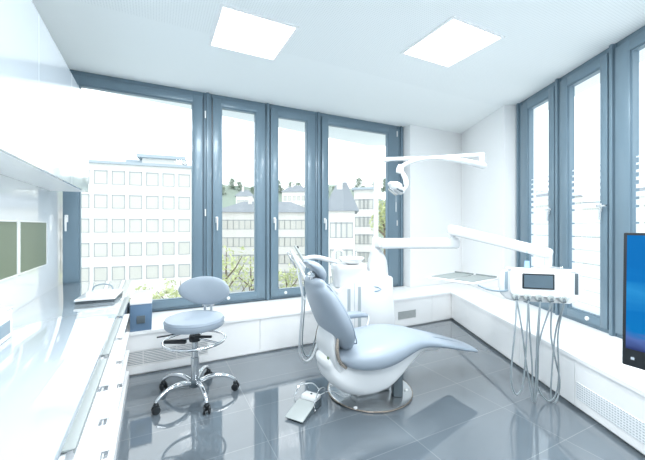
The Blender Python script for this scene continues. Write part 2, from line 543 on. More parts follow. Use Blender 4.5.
# ------------------------------------------------------------------ windows
def window(idx, F, loc, rz, a0, a1, g0, g1, handle_at, hinges, cap=None, film=False, hkind='lever', zb=SILL):
    """a window in frame F, local x along wall, local y = depth away from the room (face plane at y=0)"""
    W = thing('window_%d' % idx, None, None, loc, rz, kind='structure')
    sg0, sg1 = g0, g1
    s0, s1 = a0, a1
    gz0, gz1 = zb+0.125, CEIL-0.15
    # fixed frame at head and sill
    bm = nb()
    box(bm, a0, a1, 0.0, 0.09, CEIL-0.06, CEIL, 0.003)
    box(bm, a0, a1, 0.0, 0.09, zb, zb+0.045, 0.003)
    obj('fixed_frame', bm, 'frame', W, F=F)
    # sash: four members, proud of the frame
    bm = nb()
    zt, zl = CEIL-0.055, zb+0.040
    box(bm, s0+0.006, g0, -0.022, 0.06, zl, zt, 0.004)
    box(bm, g1, s1-0.006, -0.022, 0.06, zl, zt, 0.004)
    box(bm, g0-0.003, g1+0.003, -0.022, 0.06, gz1, zt, 0.004)
    box(bm, g0-0.003, g1+0.003, -0.022, 0.06, zl, gz0, 0.004)
    obj('sash', bm, 'frame', W, F=F)
    # glazing bead
    bm = nb()
    b = 0.014
    box(bm, g0, g0+b, -0.008, 0.05, gz0, gz1); box(bm, g1-b, g1, -0.008, 0.05, gz0, gz1)
    box(bm, g0+b, g1-b, -0.008, 0.05, gz1-b, gz1); box(bm, g0+b, g1-b, -0.008, 0.05, gz0, gz0+b)
    obj('glazing_bead', bm, 'frame', W, F=F, smooth=False)
    bm = nb(); box(bm, g0+0.004, g1-0.004, 0.024, 0.030, gz0+0.004, gz1-0.004)
    obj('pane', bm, 'glass', W, F=F, smooth=False)
    if film:
        bm = nb()
        z = 2.06
        th = 0.012; gap = 0.046
        # strips grow from fine lines at eye level to broad bands below
        while z > gz0+0.02:
            z0 = max(z-th, gz0+0.01)
            box(bm, g0+0.016, g1-0.016, 0.019, 0.022, z0, z)
            z = z0-gap
            gap = max(gap-0.004, 0.014)
            th = min(th+0.006, 0.055) if z > 1.66 else 0.125
        obj('frosted_film', bm, 'film', W, F=F, smooth=False)
    # handle
    hx, hz = handle_at
    bm = nb()
    box(bm, hx-0.016, hx+0.016, -0.034, -0.021, hz-0.04, hz+0.04, 0.005)
    tube(bm, [(hx, -0.03, hz+0.012), (hx, -0.068, hz+0.012)], 0.010, 10)
    if hkind == 'lever':
        tube(bm, [(hx, -0.066, hz+0.018), (hx, -0.07, hz-0.05), (hx, -0.064, hz-0.135)], [0.012, 0.011, 0.009], 10)
    else:
        tube(bm, [(hx, -0.066, hz+0.012), (hx+0.02, -0.07, hz+0.012), (hx+0.10, -0.064, hz+0.012)], [0.012, 0.011, 0.009], 10)
        tube(bm, [(hx+0.012, -0.05, hz-0.01), (hx+0.012, -0.05, hz-0.12)], 0.008, 8)
    obj('handle', bm, 'plastic' if hkind == 'lever' else 'chrome', W, F=F, label='white lever handle' if hkind == 'lever' else 'chrome lever handle')
    for hgx, hgz in hinges:
        bm = nb(); tube(bm, [(hgx, -0.03, hgz-0.045), (hgx, -0.03, hgz+0.045)], 0.009, 10)
        obj('hinge', bm, 'plastic', W, F=F, label='small white hinge')
    if cap:
        bm = nb(); lathe(bm, [(0, 0), (0.022, 0), (0.022, 0.012), (0.016, 0.018), (0, 0.018)], (cap[0], -0.022, cap[1]), 20, Matrix.Rotation(PI/2, 4, 'X'))
        obj('lock_cap', bm, 'plastic', W, F=F, label='round white cap')
    return W

FB = RM @ Matrix.Translation((0, CB, 0))
def wb_(px): return w_at(px, CB)
hz_b = 1.53
wins = [  # a0, a1, g0, g1 in pixels, handle px
    (WL+0.02, wb_(203), wb_(79), wb_(193), (wb_(67), hz_b), [(wb_(205), 2.86), (wb_(205), 1.62), (wb_(205), 0.75)], None),
    (wb_(212), wb_(265), wb_(221), wb_(256), (wb_(216.5), hz_b), [], (wb_(228), SILL+0.085)),
    (wb_(270), wb_(315), wb_(277.3), wb_(307), (wb_(274), hz_b), [], (wb_(285), SILL+0.085)),
    (wb_(321), wb_(397.5), wb_(327.5), wb_(388), (wb_(324), hz_b), [(wb_(396), 3.0), (wb_(396), 1.5)], None),
]
for i, (a0, a1, g0, g1, h_, hg, cp) in enumerate(wins):
    window(i+1, FB, rw(a0, CB), TH, a0, a1, g0, g1, h_, hg, cp)
# mullions between the casements (post with a dark seal on each side)
def mullion(n, F, loc, rz, x0, x1, zb=SILL):
    T_ = thing('trim_%d' % n, None, None, loc, rz, kind='structure')
    w_ = x1-x0
    bm = nb()
    box(bm, x0+0.008, x1-0.008, -0.004, 0.10, zb, CEIL, 0.003)
    if w_ > 0.05:
        m_ = (x0+x1)/2
        box(bm, m_-0.016, m_+0.016, -0.03, 0.0, zb, CEIL, 0.003)
    obj('post', bm, 'frame', T_, F=F)
    bm = nb()
    box(bm, x0, x0+0.008, 0.004, 0.09, zb, CEIL); box(bm, x1-0.008, x1, 0.004, 0.09, zb, CEIL)
    obj('seal', bm, 'seam', T_, F=F, smooth=False)
mullion(1, FB, rw(wb_(207), CB), TH, wb_(203), wb_(212))
mullion(2, FB, rw(wb_(267), CB), TH, wb_(265), wb_(270))
mullion(3, FB, rw(wb_(318), CB), TH, wb_(315), wb_(321))
mullion(4, FB, rw(wb_(400), CB), TH, wb_(397.5), wpil)

# right glazing: local x runs towards the camera along -Y, local y = +X
FR = Matrix.Translation((XR, 4.636, 0)) @ Matrix.Rotation(-PI/2, 4, 'Z')
# FR maps local (x,y) -> world (XR + y, 4.636 - x)
def xl(Y): return 4.636-Y
seq = [(4.50, 3.844, 4.347, 3.945), (3.763, 3.122, 3.64, 3.21), (3.048, 2.40, 2.90, 2.48), (2.32, 1.68, 2.20, 1.77), (1.60, 0.95, 1.48, 1.05), (0.87, 0.22, 0.75, 0.32), (0.14, -0.5, 0.02, -0.4)]
for i, (ya, yb, ga, gb) in enumerate(seq):
    window(5+i, FR, (XR, ya, 0), -PI/2, xl(ya), xl(yb), xl(ga), xl(gb), (xl(gb)+0.02, 1.63), [], (xl(ga)+0.12 if i != 1 else xl(3.36), SILL+0.085), film=True, hkind='side')
mullion(5, FR, (XR, 4.56, 0), -PI/2, xl(4.636), xl(4.50))
for i in range(6):
    ya, yb = seq[i][1], seq[i+1][0]
    mullion(6+i, FR, (XR, ya, 0), -PI/2, xl(ya), xl(yb))
bm = nb(); box(bm, XR, XR+0.28, -1.3, -0.5, SILL, CEIL)
obj('wall_side', bm, 'wall', loc=(XR, -0.9, 0), kind='structure', smooth=False)

# ------------------------------------------------------------------ radiator benches
cf = 3.67      # back bench front
xf = 2.00      # right bench front
def isect(c, X):   # point on line room-c = c with world x = X
    w = (X+0.4526*c)/0.8917
    return rw(w, c)
q_front = isect(cf, xf)
q_back = Vector((XC, p3.y, 0))
TB = 0.03
bb = thing('radiator_bench', 'white radiator bench under the four back windows, long slatted grille at its left', 'window bench', rw(0.6, cf), TH)
bm = nb()
pA = rw(WL+0.01, cf-0.012); pB = rw(WL+0.01, CB-0.03); pC = rw(wpil-0.01, CB-0.03); pD = rw(wpil-0.01, 4.24)
qf2 = isect(cf-0.012, xf-0.012)
q2 = isect(4.24, XC-0.01)
prism(bm, [(pA.x, pA.y), (qf2.x, qf2.y), (q2.x, q2.y), (pD.x, pD.y), (pC.x, pC.y), (pB.x, pB.y)], SILL-TB, SILL)
obj('bench_top', bm, 'bench', bb, smooth=False)
def wfront(px): return w_at(px, cf)
joints = [WL+0.02, wfront(260), wfront(345), wfront(432), (xf+0.4526*cf)/0.8917]
gr_a, gr_b = (wfront(131), wfront(208)), (wfront(398), wfront(416))
for j0, j1 in zip(joints, joints[1:]):
    bm = nb()
    lo, hi = 0.018, SILL-TB-0.003
    a, b = j0+0.002, j1-0.002
    hole = None
    if j0 < gr_a[0] < j1: hole = (gr_a[0]-0.2 if gr_a[0]-0.2 > a else a+0.05, gr_a[1], 0.09, 0.235)
    if j0 < gr_b[0] < j1: hole = (gr_b[0], gr_b[1], 0.12, 0.235)
    y0, y1 = cf, cf+0.018
    if hole:
        box(bm, a, hole[0], y0, y1, lo, hi); box(bm, hole[1], b, y0, y1, lo, hi)
        box(bm, hole[0], hole[1], y0, y1, lo, hole[2]); box(bm, hole[0], hole[1], y0, y1, hole[3], hi)
    else: box(bm, a, b, y0, y1, lo, hi, 0.001, 1)
    obj('front_panel', bm, 'bench', bb, F=RM, smooth=False)
    if hole:
        bm = nb()
        big = hole[1]-hole[0] > 0.5
        ns = 9 if big else 7
        for k in range(ns):
            z = hole[2]+(k+0.5)*(hole[3]-hole[2])/ns
            box(bm, hole[0], hole[1], cf+0.003, cf+0.014, z-0.0040, z+0.0040)
        nv = 3 if big else 1
        for k in range(nv+1):
            x = hole[0]+k*(hole[1]-hole[0])/nv
            box(bm, x-0.004, x+0.004, cf+0.002, cf+0.012, hole[2], hole[3])
        obj('slatted_grille', bm, 'palegrey' if not big else 'bench', bb, F=RM, smooth=False)
        bm = nb(); box(bm, hole[0]-0.02, hole[1]+0.02, cf+0.045, cf+0.055, hole[2]-0.01, hole[3]+0.01)
        obj('grille_backing', bm, 'slot' if big else 'greylid', bb, F=RM, smooth=False)
bm = nb(); box(bm, WL+0.02, joints[-1]+0.05, cf+0.022, cf+0.04, 0.0, 0.055)
obj('plinth', bm, 'bench', bb, F=RM, smooth=False)

rb = thing('radiator_bench', 'white radiator bench along the right-hand windows, with perforated grille under its edge', 'window bench', (xf, 2, 0), 0)
bm = nb()
prism(bm, [(xf-0.012, -0.8), (XR+0.01, -0.8), (XR+0.01, 4.625), (XC-0.01, 4.625), (q2.x, q2.y-0.003), (qf2.x, qf2.y-0.003)], SILL-TB, SILL)
obj('bench_top', bm, 'bench', rb, smooth=False)
ya = q_front.y
rj = [ya, y_at(466, xf), 3.35, 2.62, 1.75, 0.9, 0.0, -0.79]
for j, (j0, j1) in enumerate(zip(rj, rj[1:])):
    bm = nb()
    box(bm, xf, xf+0.018, j1+0.002, j0-0.002, 0.03, SILL-TB-0.003, 0.001, 1)
    obj('front_panel', bm, 'bench', rb, smooth=False)
# perforated grille plate: rows of dark openings in a white plate
def perf_mat():
    m = mat('perforated_white_plate', (0.88, 0.895, 0.905), 0.4)
    nt = m.node_tree; b = nt.nodes['Principled BSDF']
    tc = nt.nodes.new('ShaderNodeTexCoord'); sx = nt.nodes.new('ShaderNodeSeparateXYZ')
    nt.links.new(tc.outputs['Object'], sx.inputs[0])
    def cell(s, sc, w):
        a = nt.nodes.new('ShaderNodeMath'); a.operation = 'MULTIPLY'; a.inputs[1].default_value = sc
        f = nt.nodes.new('ShaderNodeMath'); f.operation = 'FRACT'
        l = nt.nodes.new('ShaderNodeMath'); l.operation = 'LESS_THAN'; l.inputs[1].default_value = w
        nt.links.new(s, a.inputs[0]); nt.links.new(a.outputs[0], f.inputs[0]); nt.links.new(f.outputs[0], l.inputs[0])
        return l.outputs[0]
    ml = nt.nodes.new('ShaderNodeMath'); ml.operation = 'MULTIPLY'
    nt.links.new(cell(sx.outputs['Y'], 1/0.022, 0.68), ml.inputs[0]); nt.links.new(cell(sx.outputs['Z'], 1/0.018, 0.5), ml.inputs[1])
    mx = nt.nodes.new('ShaderNodeMix'); mx.data_type = 'RGBA'
    mx.inputs['A'].default_value = (0.86, 0.895, 0.92, 1); mx.inputs['B'].default_value = (0.50, 0.55, 0.58, 1)
    nt.links.new(ml.outputs[0], mx.inputs['Factor']); nt.links.new(mx.outputs['Result'], b.inputs['Base Color'])
    return m
M['perf'] = perf_mat()
for (g0, g1) in ((2.60, 1.77), (1.73, 0.92), (0.88, 0.05)):
    bm = nb(); box(bm, xf-0.004, xf+0.003, g1, g0, 0.095, 0.225, 0.001, 1)
    obj('perforated_grille', bm, 'perf', rb, smooth=False)
bm = nb(); box(bm, xf+0.035, xf+0.05, -0.79, ya+0.03, 0.0, 0.055)
obj('plinth', bm, 'palegrey', rb, smooth=False)

# ------------------------------------------------------------------ ceiling lights
def ceiling_light(label, quad, group=None):
    c = sum((Vector(q) for q in quad), Vector())/4
    t_ = thing('ceiling_light', label, 'ceiling light', (c.x, c.y, CEIL), TH, 'added unseen ceiling light panels' if group else None)
    s = 0.30
    F = Matrix.Translation((c.x, c.y, 0)) @ RM
    bm = nb()
    z0, z1 = CEIL-0.012, CEIL
    w_ = 0.022
    box(bm, -s-w_, -s, -s-w_, s+w_, z0, z1); box(bm, s, s+w_, -s-w_, s+w_, z0, z1)
    box(bm, -s, s, -s-w_, -s, z0, z1); box(bm, -s, s, s, s+w_, z0, z1)
    obj('trim_frame', bm, 'bench', t_, F=F, smooth=False)
    bm = nb(); box(bm, -s, s, -s, s, CEIL-0.007, CEIL-0.001)
    obj('diffuser', bm, 'panel', t_, F=F, smooth=False)
    ld = bpy.data.lights.new('panel_lamp', 'AREA')
    ld.shape = 'SQUARE'; ld.size = 2*s; ld.energy = LAMP_POWER; ld.color = (0.96, 0.99, 1.0)
    lo_ = bpy.data.objects.new('panel_lamp', ld); C.objects.link(lo_); lo_.parent = t_
    lo_.location = (0, 0, -0.013)
    return c
def up(px, py):
    Y = (CEIL-EYE)*330/(226-py)
    return ((px-322.5)/330*Y, Y, CEIL)
cA = ceiling_light('square white light panel in the ceiling, the left of the two seen', [up(221, 3), up(301, 25), up(271, 60), up(211, 46)])
cB = ceiling_light('square white light panel in the ceiling, the right of the two seen', [up(455, 14), up(504, 37), up(447, 68), up(401, 52)])
for dy in (1.7, 3.4):  # extra unseen panels added behind the camera to light the room
    for c_ in (cA, cB):
        v = c_-D1*dy
        ceiling_light('added unseen square white ceiling light panel behind the photographer', [tuple(v)]*4, True)

# ------------------------------------------------------------------ left fitted furniture
cabz0, cabz1 = 1.787, 2.68
wu = -0.60
uj = [4.05, 3.30, 2.45, 1.60, 0.75]
pos = ['at the window end of the wall row', 'second from the window', 'third from the window', 'farthest from the window']
for k, (c1, c0) in enumerate(zip(uj, uj[1:])):
    t_ = thing('wall_cabinet', 'glossy white wall cabinet above the worktop, ' + pos[k], 'wall cabinet', rw(WL, (c0+c1)/2, cabz0), TH)
    bm = nb(); box(bm, WL+0.003, wu-0.022, c0+0.001, c1-0.001, cabz0+0.02, cabz1); obj('body', bm, 'gloss', t_, F=RM, smooth=False)
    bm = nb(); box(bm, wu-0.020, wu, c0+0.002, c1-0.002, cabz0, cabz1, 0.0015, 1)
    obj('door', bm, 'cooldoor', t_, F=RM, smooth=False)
    bm = nb(); box(bm, WL+0.003, wu-0.022, c0+0.001, c1-0.001, cabz0+0.004, cabz0+0.018)
    obj('light_rail', bm, 'bench', t_, F=RM, smooth=False)

wt = 0.835
wf = -0.237
bm = nb()
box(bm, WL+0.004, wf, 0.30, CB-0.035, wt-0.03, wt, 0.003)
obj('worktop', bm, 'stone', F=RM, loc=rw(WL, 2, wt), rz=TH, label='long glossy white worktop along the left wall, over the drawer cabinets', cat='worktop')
lj = [3.62, 2.82, 2.00, 1.18, 0.36]
posl = ['nearest the back window', 'second from the back window', 'third from the back window', 'nearest the camera']
for k, (c1, c0) in enumerate(zip(lj, lj[1:])):
    t_ = thing('drawer_cabinet', 'white drawer cabinet with slim handle rails under the worktop, ' + posl[k], 'drawer cabinet', rw(WL, (c0+c1)/2, 0), TH)
    bm = nb()
    box(bm, WL+0.004, wf-0.045, c0+0.001, c1-0.001, 0.08, wt-0.032)
    box(bm, WL+0.004, wf+0.018, c0+0.001, c1-0.001, 0.0, 0.08)
    obj('carcass', bm, 'bench', t_, F=RM, smooth=False)
    zs = [0.09, 0.30, 0.47, 0.64, 0.80]
    for z0, z1 in zip(zs, zs[1:]):
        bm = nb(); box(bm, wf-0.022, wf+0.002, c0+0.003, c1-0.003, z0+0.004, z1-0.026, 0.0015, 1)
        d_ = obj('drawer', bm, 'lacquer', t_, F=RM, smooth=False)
        bm = nb()
        zz = z1-0.016
        box(bm, wf-0.022, wf+0.024, c0+0.035, c1-0.035, zz-0.004, zz+0.002, 0.001, 1)
        box(bm, wf+0.019, wf+0.024, c0+0.035, c1-0.035, zz-0.014, zz, 0.001, 1)
        obj('handle', bm, 'greylid' if z1 > 0.7 else 'bench', d_, F=RM, smooth=False)
# end panel carrying the worktop over the bench, and the socket box beside it
bm = nb(); box(bm, WL+0.01, wf-0.02, cf+0.0, CB-0.04, SILL+0.001, wt-0.032, 0.002)
obj('filler_cabinet', bm, 'gloss', F=RM, loc=rw(WL, cf, SILL), rz=TH, label='low white box carrying the worktop end on the window bench', cat='cabinet')
t_ = thing('socket_box', 'blue-grey box with a white lid and dark socket, on the bench beside the worktop end', 'socket box', rw(-0.11, cf, SILL), TH)
bm = nb(); box(bm, wf+0.022, -0.030, cf+0.005, CB-0.05, SILL+0.001, 0.685, 0.003); obj('housing', bm, 'box', t_, F=RM)
bm = nb(); box(bm, wf+0.020, -0.026, cf, CB-0.045, 0.685, 0.705, 0.003); obj('lid', bm, 'gloss', t_, F=RM, label='white lid')
bm = nb(); box(bm, -0.160, -0.085, cf-0.004, cf+0.006, 0.50, 0.575, 0.004); obj('socket', bm, 'darkgrey', t_, F=RM, label='dark square socket')

# flat olive panels on the splashback
for k, (c0, c1, lab) in enumerate([(3.208, 3.88, 'olive-green rectangular glass panel on the white splashback, the one nearer the window'), (2.48, 3.15, 'olive-green rectangular glass panel on the white splashback, cut by the left picture edge')]):
    t_ = thing('wall_panel', lab, 'wall panel', rw(WL, (c0+c1)/2, 1.1), TH)
    bm = nb(); box(bm, WL+0.001, WL+0.010, c0, c1, 1.10, 1.48, 0.001, 1); obj('green_glass', bm, 'olive', t_, F=RM, smooth=False)
    bm = nb()
    e_ = 0.012
    box(bm, WL+0.001, WL+0.014, c0-e_, c0, 1.10-e_, 1.48+e_); box(bm, WL+0.001, WL+0.014, c1, c1+e_, 1.10-e_, 1.48+e_)
    box(bm, WL+0.001, WL+0.014, c0, c1, 1.48, 1.48+e_); box(bm, WL+0.001, WL+0.014, c0, c1, 1.10-e_, 1.10)
    obj('rim', bm, 'gloss', t_, F=RM, smooth=False)

# things on the worktop
v = FL(98, 298, wt)
F = Matrix.Translation((v.x, v.y, wt)) @ Matrix.Rotation(R(22), 4, 'Z')
t_ = thing('instrument_case', 'flat white case with a thin curved handle on the worktop near the window', 'case', (v.x, v.y, wt), R(22))
bm = nb(); slab(bm, [(-0.11, 0.024, 0.20, 0.022), (0, 0.030, 0.21, 0.032), (0.15, 0.024, 0.20, 0.022)], e=5); obj('shell', bm, 'gloss', t_, F=F)
bm = nb(); box(bm, -0.115, 0.155, -0.20, 0.20, 0.0005, 0.012, 0.004); obj('base', bm, 'darkgrey', t_, F=F, label='dark grey underside')
bm = nb(); tube(bm, [(-0.08, 0.17, 0.04), (-0.06, 0.175, 0.075), (0, 0.18, 0.09), (0.06, 0.175, 0.075), (0.08, 0.17, 0.04)], 0.006, 10, smooth=6); obj('handle', bm, 'slot', t_, F=F, label='thin grey curved handle')
t_ = thing('glove_dispenser', 'pale grey box standing on the worktop against the splashback at the left edge', 'dispenser box', rw(-0.80, 2.30, wt), TH)
bm = nb(); box(bm, -0.895, -0.71, 2.18, 2.43, wt+0.001, wt+0.155, 0.006); obj('box_body', bm, 'bench', t_, F=RM)
bm = nb(); box(bm, -0.895, -0.708, 2.178, 2.432, wt+0.155, wt+0.17, 0.004); obj('lid', bm, 'gloss', t_, F=RM)
bm = nb(); box(bm, -0.712, -0.7075, 2.22, 2.39, wt+0.03, wt+0.10, 0.002); obj('slot', bm, 'slot', t_, F=RM)

# ------------------------------------------------------------------ stool
SX, SY = -1.09, 2.82
st = thing('swivel_stool', 'pale blue swivel stool with oval backrest, chrome foot ring and casters', 'stool', (SX, SY, 0), R(0))
F = Matrix.Translation((SX, SY, 0))
bm = nb()
lathe(bm, [(0, 0.59), (0.20, 0.59), (0.230, 0.597), (0.241, 0.612), (0.243, 0.648), (0.234, 0.670), (0.20, 0.682), (0.12, 0.689), (0, 0.690)], seg=48)
obj('seat', bm, 'leather', st, F=F)
bm = nb()
tube(bm, [(0.241*math.cos(2*PI*k/48), 0.241*math.sin(2*PI*k/48), 0.650) for k in range(48)], 0.004, 8, closed=True); obj('piping', bm, 'leather2', st, F=F)
bm = nb(); lathe(bm, [(0, 0.575), (0.15, 0.575), (0.17, 0.589), (0, 0.5895)], seg=32); obj('seat_plate', bm, 'darkgrey', st, F=F)
# backrest: oval pad, slightly curved, facing the seat
FBk = F @ Matrix.Translation((0.025, 0.21, 0.860)) @ Matrix.Rotation(R(-8), 4, 'Z') @ Matrix.Rotation(R(-8), 4, 'X')
bm = nb()
n1, n2 = 40, 8
vg = []
for side in (-1, 1):
    top = []
    for j in range(n2+1):
        ph = j/n2*PI/2
        ring = []
        for k in range(n1):
            a = 2*PI*k/n1
            rr = math.sin(ph)**0.7 if j else 0
            x = 0.245*rr*math.cos(a); z = 0.128*rr*math.sin(a)
            y = side*0.034*math.cos(ph)**0.8 - 0.9*x*x
            if j == 0: y = side*0.034
            ring.append((x, y, z))
        top.append(ring)
    c0 = bm.verts.new(top[0][0])
    prev = None
    for j in range(1, n2+1):
        cur = [bm.verts.new(p) for p in top[j]]
        for k in range(n1):
            if prev is None: bm.faces.new((c0, cur[k], cur[(k+1) % n1]))
            else: bm.faces.new((prev[k], cur[k], cur[(k+1) % n1], prev[(k+1) % n1]))
        prev = cur
bmesh.ops.remove_doubles(bm, verts=bm.verts, dist=0.0008)
obj('backrest', bm, 'leather', st, F=FBk)
bm = nb()
for s in (-1, 1):
    tube(bm, [(0.035+s*0.03, 0.225, 0.83), (0.035+s*0.03, 0.225, 0.72), (0.03+s*0.03, 0.225, 0.60), (0.02+s*0.03, 0.14, 0.578)], 0.011, 10, smooth=5)
obj('back_support', bm, 'chrome', st, F=F)
bm = nb(); box(bm, -0.02, 0.09, 0.215, 0.24, 0.715, 0.735, 0.004); obj('bracket', bm, 'plastic', st, F=F)
bm = nb(); tube(bm, [(0.250*math.cos(2*PI*k/48), 0.250*math.sin(2*PI*k/48), 0.478) for k in range(48)], 0.0115, 10, closed=True); obj('foot_ring', bm, 'chrome', st, F=F)
bm = nb()
for a in (200, 340, 90):
    ca_, sa_ = math.cos(R(a)), math.sin(R(a))
    tube(bm, [(0.03*ca_, 0.03*sa_, 0.495), (0.248*ca_, 0.248*sa_, 0.478)], 0.008, 8)
obj('ring_spoke', bm, 'chrome', st, F=F)
bm = nb(); lathe(bm, [(0, 0.47), (0.045, 0.47), (0.05, 0.49), (0.045, 0.52), (0, 0.52)], seg=20)
box(bm, -0.21, -0.03, -0.13, -0.09, 0.485, 0.515, 0.008); box(bm, 0.02, 0.16, -0.06, -0.035, 0.51, 0.53, 0.006)
obj('ring_clamp', bm, 'black', st, F=F)
bm = nb(); tube(bm, [(-0.02, -0.02, 0.575), (-0.16, -0.14, 0.56), (-0.24, -0.17, 0.555)], 0.006, 8); obj('height_lever', bm, 'black', st, F=F)
bm = nb(); lathe(bm, [(0, 0.12), (0.033, 0.12), (0.033, 0.33), (0.026, 0.335), (0.026, 0.47), (0.020, 0.475), (0.020, 0.58), (0, 0.58)], seg=24); obj('column', bm, 'steel', st, F=F)
bm = nb(); lathe(bm, [(0, 0.085), (0.045, 0.085), (0.052, 0.10), (0.052, 0.13), (0.04, 0.145), (0, 0.145)], seg=24); obj('hub', bm, 'darkgrey', st, F=F)
for a in (18, 90, 162, 234, 306):
    ca_, sa_ = math.cos(R(a)), math.sin(R(a))
    bm = nb()
    tube(bm, [(0.03*ca_, 0.03*sa_, 0.118), (0.13*ca_, 0.13*sa_, 0.150), (0.24*ca_, 0.24*sa_, 0.142), (0.315*ca_, 0.315*sa_, 0.105), (0.335*ca_, 0.335*sa_, 0.082)], [0.019, 0.019, 0.016, 0.014, 0.012], 12, smooth=5)
    lg = obj('leg', bm, 'chrome', st, F=F)
    cx_, cy_ = 0.335*ca_, 0.335*sa_
    bm = nb()
    tr = R(a+70)
    tx, ty = math.cos(tr), math.sin(tr)      # wheel axle
    for s in (-1, 1):
        o_ = Vector((cx_+tx*0.019*s, cy_+ty*0.019*s, 0.031))
        lathe(bm, [(0, -0.009), (0.024, -0.009), (0.030, -0.006), (0.030, 0.006), (0.024, 0.009), (0, 0.009)], o_, 20, point_z((tx, ty, 0)))
    tube(bm, [(cx_-tx*0.02, cy_-ty*0.02, 0.031), (cx_+tx*0.02, cy_+ty*0.02, 0.031)], 0.008, 8)
    tube(bm, [(cx_, cy_, 0.03), (cx_, cy_, 0.085)], 0.012, 10)
    lathe(bm, [(0, 0), (0.018, 0), (0.022, 0.01), (0.016, 0.022), (0, 0.022)], (cx_, cy_, 0.058), 14)
    obj('caster', bm, 'black', lg, F=F)

# ------------------------------------------------------------------ dental chair
OX, OY, YAW = 0.416, 2.80, R(24)
FC = Matrix.Translation((OX, OY, 0)) @ Matrix.Rotation(YAW, 4, 'Z')
ch = thing('dental_chair', 'pale blue reclining dental chair with white shell on a round floor plate', 'dental chair', (OX, OY, 0), YAW)
# seat with flowing leg rest
bm = nb()
slab(bm, [(-0.36, 0.440, 0.20, 0.11), (-0.29, 0.430, 0.265, 0.17), (-0.16, 0.425, 0.310, 0.215), (0.0, 0.432, 0.315, 0.225), (0.18, 0.458, 0.285, 0.195), (0.34, 0.462, 0.240, 0.140), (0.5, 0.435, 0.210, 0.095), (0.68, 0.388, 0.200, 0.08), (0.88, 0.330, 0.195, 0.065), (1.03, 0.288, 0.185, 0.045)], n=36, e=2.6, dome=0.012)
seat = obj('seat', bm, 'leather', ch, F=FC, sharp=80)
bm = nb()     # clear protective sheet edge on the leg rest
for k, off in enumerate((-0.10, -0.045, 0.03, 0.09)):
    tube(bm, [(0.55, off*1.3, 0.475), (0.75, off*1.1, 0.415), (0.98, off, 0.333)], [0.002, 0.004, 0.003], 6, smooth=4)
obj('stitching', bm, 'leather2', seat, F=FC)
# backrest
bm = nb()
slab(bm, [(-0.285, 0.49, 0.14, 0.08), (-0.312, 0.555, 0.225, 0.125), (-0.350, 0.65, 0.295, 0.160), (-0.392, 0.75, 0.310, 0.165), (-0.442, 0.86, 0.285, 0.155), (-0.490, 0.96, 0.235, 0.125), (-0.515, 1.01, 0.175, 0.09)], n=36, e=2.5, dome=0.01)
back = obj('backrest', bm, 'leather', ch, F=FC, sharp=80)
bm = nb()
pts = []
sec = [(-0.290, 0.565, 0.219), (-0.326, 0.66, 0.287), (-0.368, 0.76, 0.301), (-0.420, 0.868, 0.277), (-0.472, 0.966, 0.228), (-0.498, 1.012, 0.170)]
pts = [(x, -w, z) for x, z, w in sec]+[(x, w, z) for x, z, w in sec[::-1]]
tube(bm, pts, 0.0045, 8, closed=True, smooth=4); obj('seam_piping', bm, 'leather2', back, F=FC)
# headrest
bm = nb()
slab(bm, [(-0.475, 1.035, 0.07, 0.05), (-0.485, 1.075, 0.095, 0.075), (-0.525, 1.125, 0.098, 0.070), (-0.580, 1.158, 0.08, 0.04)], n=28, e=2.4, dome=-0.01)
hd = obj('headrest', bm, 'leather', ch, F=FC, sharp=80)
bm = nb(); tube(bm, [(-0.50, 0, 0.93), (-0.545, 0, 1.03), (-0.55, 0, 1.10)], 0.016, 10, smooth=4)
lathe(bm, [(0, -0.03), (0.02, -0.03), (0.026, 0), (0.02, 0.03), (0, 0.03)], (-0.555, 0, 1.07), 16, Matrix.Rotation(PI/2, 4, 'X'))
obj('headrest_bracket', bm, 'chrome', hd, F=FC)
# back carrier: white upright with bronze bands on its edges
bm = nb()
slab(bm, [(-0.36, 0.34, 0.175, 0.11), (-0.405, 0.45, 0.175, 0.09), (-0.42, 0.55, 0.165, 0.075), (-0.41, 0.64, 0.14, 0.05)], n=28, e=3.2)
obj('back_carrier', bm, 'plastic', ch, F=FC, sharp=80)
for s in (-1, 1):
    bm = nb()
    a_ = [(-0.350, s*0.200, 0.385), (-0.400, s*0.20, 0.435), (-0.420, s*0.195, 0.50), (-0.415, s*0.185, 0.57), (-0.395, s*0.17, 0.63)]
    tube(bm, a_, [0.012, 0.014, 0.014, 0.010], 10, smooth=5)
    obj('hinge_band', bm, 'bronze', ch, F=FC, label='curved bronze band')
# armrest on the far side
bm = nb(); slab(bm, [(-0.16, 0.600, 0.034, 0.045), (-0.08, 0.612, 0.042, 0.060), (0.05, 0.612, 0.042, 0.060), (0.145, 0.595, 0.034, 0.040)], n=20, e=2.4, y0=0.335)
ar = obj('armrest', bm, 'leather', ch, F=FC, sharp=80)
bm = nb(); tube(bm, [(0.12, 0.335, 0.600), (0.165, 0.33, 0.585), (0.165, 0.32, 0.54), (0.11, 0.28, 0.46)], 0.011, 10, smooth=6)
obj('armrest_bracket', bm, 'plastic', ar, F=FC)
# white shell under the seat
bm = nb()
slab(bm, [(-0.42, 0.385, 0.14, 0.12), (-0.35, 0.315, 0.19, 0.23), (-0.20, 0.250, 0.215, 0.29), (0.0, 0.240, 0.215, 0.28), (0.16, 0.290, 0.195, 0.22), (0.30, 0.345, 0.165, 0.14), (0.45, 0.385, 0.14, 0.08), (0.62, 0.355, 0.12, 0.05)], n=36, e=2.8)
obj('shell', bm, 'plastic', ch, F=FC, sharp=80)
